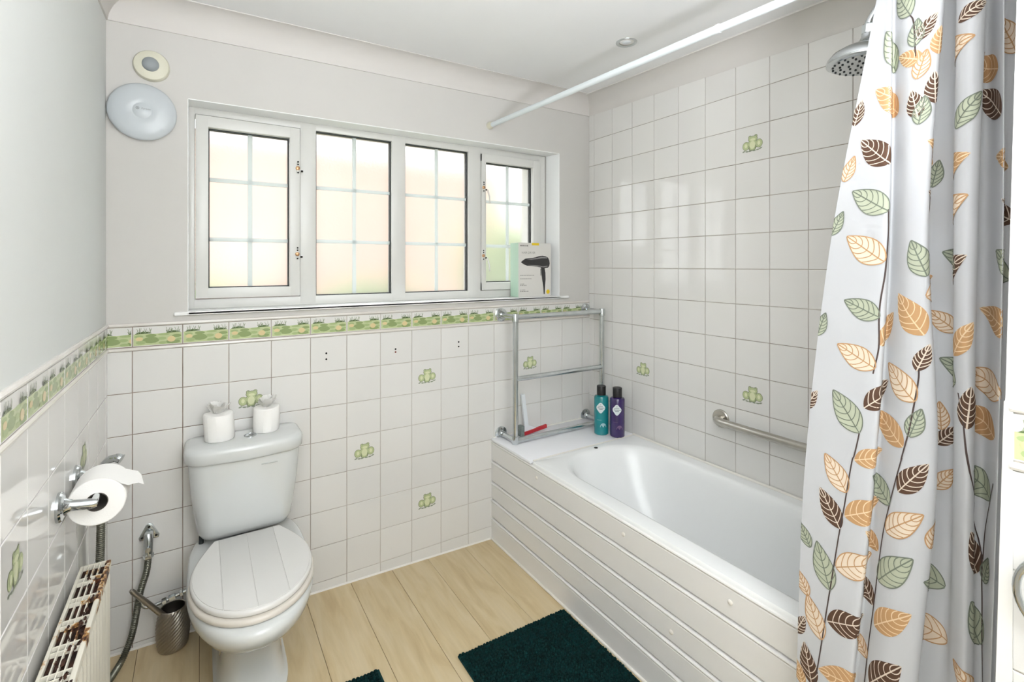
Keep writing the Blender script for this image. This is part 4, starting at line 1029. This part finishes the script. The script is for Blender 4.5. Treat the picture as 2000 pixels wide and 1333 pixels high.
def cur_row(z):
    P = cur_key(z); N = len(P); Q = []
    for i in range(N - 1):
        p0 = P[i-1] if i else (2*P[0][0]-P[1][0], 2*P[0][1]-P[1][1]); p1 = P[i]; p2 = P[i+1]; p3 = P[i+2] if i + 2 < N else p2
        for k in range(10):
            t = k / 10
            Q.append(tuple(.5*((2*p1[d]) + (p2[d]-p0[d])*t + (2*p0[d]-5*p1[d]+4*p2[d]-p3[d])*t*t + (3*p1[d]-p0[d]-3*p2[d]+p3[d])*t**3) for d in (0, 1)))
    Q.append(P[-1])
    for _ in range(3):
        Q = [Q[0]] + [tuple((Q[i-1][d] + 2*Q[i][d] + Q[i+1][d]) / 4 for d in (0, 1)) for i in range(1, len(Q) - 1)] + [Q[-1]]
    L = [0.0]
    for a, b in zip(Q[:-1], Q[1:]): L.append(L[-1] + math.hypot(b[0]-a[0], b[1]-a[1]))
    out = []; i = 0
    for k in range(CNS + 1):
        s = L[-1] * k / CNS
        while i < len(L) - 2 and L[i+1] < s: i += 1
        f = (s - L[i]) / max(1e-9, L[i+1] - L[i]); out.append((Q[i][0] + (Q[i+1][0]-Q[i][0])*f, Q[i][1] + (Q[i+1][1]-Q[i][1])*f))
    return out, L[-1]
CG = []; CL = []
for _k in range(CNZ + 1):
    _z = CTOP - (CTOP - CBOT) * _k / CNZ
    _r, _l = cur_row(_z); CG.append([(a, b, _z) for a, b in _r]); CL.append(_l)
def cur_at(sig, z):
    fz = min(max((CTOP - z) / (CTOP - CBOT) * CNZ, 0), CNZ - 1e-6); fs = min(max(sig * CNS, 0), CNS - 1e-6)
    i, j = int(fz), int(fs); a, b = fz - i, fs - j
    return tuple((CG[i][j][d]*(1-b) + CG[i][j+1][d]*b)*(1-a) + (CG[i+1][j][d]*(1-b) + CG[i+1][j+1][d]*b)*a for d in range(3))
LEAVES = [('G', 0.1388, 1.998, -0.046, 0.0694), ('B', 0.2138, 1.9246, 0.0295, 0.0499), ('G', 0.1921, 1.9205, -0.0014, 0.058), ('G', 0.0951, 1.9022, -0.0586, 0.0872), ('T', 0.1813, 1.8716, -0.0588, 0.0286), ('C', 0.2188, 1.8491, 0.009, 0.0573), ('T', 0.2484, 1.892, -0.0025, 0.0579), ('B', 0.2546, 1.7961, -0.0104, 0.0653), ('B', 0.2175, 1.7695, -0.0204, 0.0612), ('G', 0.2363, 1.7532, 0.0034, 0.0579), ('T', 0.1084, 1.794, -0.0859, 0.0604), ('B', 0.0134, 1.7838, 0.0069, 0.0576), ('B', 0.0822, 1.6859, -0.0724, 0.0653), ('C', 0.0188, 1.6573, 0.014, 0.0563), ('G', 0.0905, 1.5778, -0.0834, 0.053), ('T', 0.3188, 1.6696, -0.0979, 0.038), ('G', 0.3884, 1.6308, 0.0053, 0.0578), ('B', 0.3321, 1.5594, -0.0899, 0.0542), ('B', 0.5312, 1.9266, 0.0515, 0.0267), ('C', 0.4758, 1.8654, 0.1034, 0.0185), ('G', 0.5462, 1.7349, 0.043, 0.0638), ('T', 0.5012, 1.6329, 0.0999, 0.0323), ('C', 0.5096, 1.5472, 0.0947, 0.0453), ('T', 0.6562, 1.8307, -0.0995, 0.0337), ('B', 0.6946, 1.7553, -0.0795, 0.0686), ('C', 0.8229, 1.8858, -0.0341, 0.08), ('T', 0.7783, 1.6349, -0.0915, 0.0204), ('B', 0.8054, 1.539, -0.0755, 0.0408), ('G', 0.0117, 1.5329, 0.0197, 0.0546), ('C', 0.0976, 1.4717, -0.0869, 0.059), ('G', 0.1113, 1.3391, -0.0791, 0.0326), ('C', 0.1142, 1.233, -0.0865, 0.0408), ('G', 0.1076, 1.1065, -0.0677, 0.0803), ('G', 0.2792, 1.4493, -0.0351, 0.0734), ('C', 0.3592, 1.3921, 0.0898, 0.0408), ('T', 0.2755, 1.335, -0.0641, 0.0816), ('T', 0.1976, 1.2983, 0.0427, 0.0734), ('C', 0.4471, 1.3187, -0.0565, 0.0399), ('B', 0.5212, 1.4268, 0.0894, 0.055), ('G', 0.4871, 1.4452, -0.0987, 0.0357), ('T', 0.5754, 1.2922, 0.0352, 0.0694), ('G', 0.5092, 1.2228, -0.0916, 0.0367), ('T', 0.7412, 1.3309, -0.0975, 0.039), ('C', 0.707, 1.2085, -0.0971, 0.0399), ('T', 0.6866, 1.133, -0.0934, 0.048), ('B', 0.6008, 1.1636, 0.002, 0.0816), ('B', 0.4921, 1.0861, 0.0358, 0.0484), ('C', 0.4704, 1.1228, -0.0092, 0.0573), ('G', 0.3271, 1.1167, 0.0118, 0.0612), ('B', 0.3204, 1.2493, 0.013, 0.0565), ('C', 0.273, 1.1922, -0.0746, 0.0653), ('B', 0.1938, 1.1555, 0.0622, 0.0653), ('T', 0.2542, 1.0902, -0.0843, 0.0571), ('G', 0.7879, 1.435, -0.0886, 0.0563), ('B', 0.0005, 1.1106, 0.0281, 0.0508), ('G', 0.0067, 1.2942, 0.014, 0.0563), ('C', 0.0972, 0.9617, -0.0561, 0.0694), ('B', 0.0892, 0.878, -0.0532, 0.0734), ('G', 0.0801, 0.7413, -0.0358, 0.0938), ('C', 0.0572, 0.6128, -0.0379, 0.0816), ('B', 0.0413, 0.4965, -0.0236, 0.0857), ('T', 0.1934, 1.0208, 0.0742, 0.0326), ('T', 0.1921, 0.9025, 0.0871, 0.0571), ('C', 0.1813, 0.7801, 0.0899, 0.0543), ('B', 0.1676, 0.6455, 0.0948, 0.0451), ('T', 0.1488, 0.5169, -0.1013, -0.0275), ('G', 0.2421, 0.9576, -0.0713, 0.053), ('T', 0.2288, 0.8413, -0.0533, 0.0408), ('B', 0.2313, 0.7311, -0.0483, 0.0571), ('C', 0.2234, 0.6067, -0.0456, 0.0449), ('B', 0.3379, 1.0045, 0.0425, 0.0734), ('C', 0.3288, 0.9066, 0.0643, 0.0653), ('G', 0.3196, 0.8046, 0.064, 0.0832), ('T', 0.3246, 0.7005, 0.0698, 0.0694), ('B', 0.3163, 0.5822, 0.0633, 0.0837), ('C', 0.4963, 0.9964, 0.0291, 0.0502), ('G', 0.4588, 0.7944, -0.102, 0.0251), ('C', 0.4804, 0.6863, -0.1043, 0.0125), ('C', 0.6216, 0.6455, -0.0471, 0.0408), ('G', 0.6758, 1.0168, -0.0829, 0.0571), ('G', 0.6625, 0.7495, -0.046, 0.0944), ('B', 0.6533, 0.8821, -0.048, 0.0934), ('C', 0.4021, 0.9025, 0.011, 0.0569), ('G', 0.013, 0.7883, -0.0325, 0.048), ('C', 0.0122, 0.674, -0.0327, 0.0479), ('B', 0.0088, 0.572, 0.0249, 0.0524), ('T', 0.0109, 0.4598, -0.0212, 0.054), ('G', 0.715, 0.8515, 0.0176, 0.0553)]
STEMS = [[(0.1405, 1.5553), (0.148, 1.5105), (0.1521, 1.4656), (0.1555, 1.4125), (0.1555, 1.3595), (0.1588, 1.3187), (0.168, 1.2575), (0.1646, 1.2004)], [(0.1505, 1.0657), (0.148, 1.0412), (0.1438, 1.0127), (0.1396, 0.9964), (0.1321, 0.9025), (0.1238, 0.8372), (0.1113, 0.7352), (0.0963, 0.6332), (0.083, 0.5516), (0.068, 0.4659)], [(0.3154, 1.2289), (0.3188, 1.2044), (0.3188, 1.1555), (0.3163, 1.0943), (0.3079, 1.0372), (0.3079, 1.0331), (0.2888, 0.9352), (0.2763, 0.8617), (0.2705, 0.7597), (0.2663, 0.6822), (0.258, 0.6006), (0.2521, 0.5312)], [(0.5754, 1.1881), (0.5912, 1.1392), (0.6046, 1.0657), (0.6046, 1.0657), (0.6229, 1.0127), (0.6871, 0.9025), (0.6971, 0.8087), (0.6996, 0.7107), (0.7037, 0.6373)], [(0.7445, 1.0249), (0.727, 0.9841), (0.7062, 0.927), (0.6987, 0.8658)], [(0.1688, 1.9634), (0.1821, 1.943), (0.2005, 1.8695)]]
ct = thing('shower_curtain', (1.46, -1.85, .06), 'white shower curtain with brown, tan and green leaf print, gathered beside the bath', 'curtain')
cm_ = bpy.data.meshes.new('cloth'); OFF = Vector((1.46, -1.85, .06))
cv = [tuple(Vector(p) - OFF) for r in CG for p in r]
cf = [(i*(CNS+1)+j, (i+1)*(CNS+1)+j, (i+1)*(CNS+1)+j+1, i*(CNS+1)+j+1) for i in range(CNZ) for j in range(CNS)]
cm_.from_pydata(cv, [], cf); cm_.materials.append(M['curtain_cloth']); cm_.shade_smooth(); cm_.update()
co = bpy.data.objects.new('cloth', cm_); COL.objects.link(co); co.parent = ct
def cur_len(z):
    fz = min(max((CTOP - z) / (CTOP - CBOT) * CNZ, 0), CNZ - 1e-6); i = int(fz); return CL[i]*(1-fz+i) + CL[i+1]*(fz-i)
def cur_pt(sig, z, h):
    p = Vector(cur_at(sig, z)); e = .0016
    a = Vector(cur_at(min(sig+e, 1), z)) - Vector(cur_at(max(sig-e, 0), z)); b = Vector(cur_at(sig, z+.004)) - Vector(cur_at(sig, z-.004))
    n = b.cross(a).normalized()
    if CUR_SIGN * 1 < 0: n = -n
    return p + n * h - OFF
_p = Vector(cur_at(.1, 1.3)); _a = Vector(cur_at(.102, 1.3)) - _p; _b = Vector((0, 0, 1))
CUR_SIGN = 1 if _b.cross(_a).dot(Vector(CAM) - _p) > 0 else -1
def leaf(code, sig, z, ds, dz):
    L = cur_len(z); A = Vector((ds, dz)); ln = A.length; A = A / ln; B = Vector((-A.y, A.x)); hw = ln * .25
    me = bpy.data.meshes.new('leaf_motif'); V = []; F = []; MI = []
    def P(t, w, h):   # t along the leaf from base 0 to tip 1, w in -1..1
        q = A * ((t - .5) * ln) + B * (w * hw * prof(t)); return cur_pt(sig + q.x / L, z + q.y, h)
    def prof(t): return max(.0, math.sin(PI * t ** .85)) ** .82 * (1 + .12 * math.cos(PI * t))
    def Praw(q, h): return cur_pt(sig + q.x / L, z + q.y, h)
    n = 26; ws = tuple(-1 + k / 6 for k in range(13)); b0 = len(V)
    for k in range(n + 1):
        t = .01 + .98 * k / n
        for wv in ws: V.append(P(t, wv, .0007))
    m = len(ws)
    for k in range(n):
        for j in range(m - 1): F.append((b0+k*m+j, b0+k*m+j+1, b0+(k+1)*m+j+1, b0+(k+1)*m+j)); MI.append(0)
    def strip(pts, wd, h=.0012):
        b = len(V)
        for i, q in enumerate(pts):
            d = (pts[min(i+1, len(pts)-1)] - pts[max(i-1, 0)]); d = d.normalized() if d.length else Vector((1, 0)); nn = Vector((-d.y, d.x)) * wd / 2
            V.append(Praw(q - nn, h)); V.append(Praw(q + nn, h))
        for i in range(len(pts) - 1): F.append((b+2*i, b+2*i+1, b+2*i+3, b+2*i+2)); MI.append(1)
    def Q(t, w_): return A * ((t - .5) * ln) + B * (w_ * hw * prof(t))
    strip([Q(t/20, 0) for t in range(21)], .0023)
    for k in range(5):
        t0 = .14 + .15 * k
        for s in (-1, 1):
            strip([Q(min(.985, t0 + .19 * f * f + .03 * f), s * f * .98) for f in (0, .17, .33, .5, .67, .83, 1)], .0018)
    if code in 'GC':
        for s in (-1, 1): strip([Q(.005 + .99*k/24, s) for k in range(25)], .0022)
    me.from_pydata([tuple(v) for v in V], [], F)
    me.materials.append(M['leaf' + code]); me.materials.append(M['line' + code])
    me.polygons.foreach_set('material_index', MI); me.shade_smooth(); me.update()
    o = bpy.data.objects.new('leaf_motif', me); COL.objects.link(o); o.parent = ct
for q in LEAVES: leaf(*q)
for S_ in STEMS:
    S_ = sorted(set(S_), key=lambda p: -p[1]); pts = smooth_path([(a, b, 0) for a, b in S_], 6); V = []; F = []
    for i, q in enumerate(pts):
        L = cur_len(q.y)
        for s in (-1, 1): V.append(tuple(cur_pt(q.x + s * .0015 / L, q.y, .0010)))
        if i: F.append((2*i-2, 2*i-1, 2*i+1, 2*i))
    me = bpy.data.meshes.new('stem_motif'); me.from_pydata(V, [], F); me.materials.append(M['curtain_line']); me.update()
    o = bpy.data.objects.new('stem_motif', me); COL.objects.link(o); o.parent = ct
# rings that hang the curtain from the rod
for k in range(8):
    y = -1.775 - .031 * k; z = rodz(y)
    MB().tube([(1.5 + .0215*math.cos(2*PI*j/20), y, z - .008 + .0215*math.sin(2*PI*j/20)) for j in range(20)], .0016, 8, closed=True).build('curtain_ring', 'plastic_white', ct)
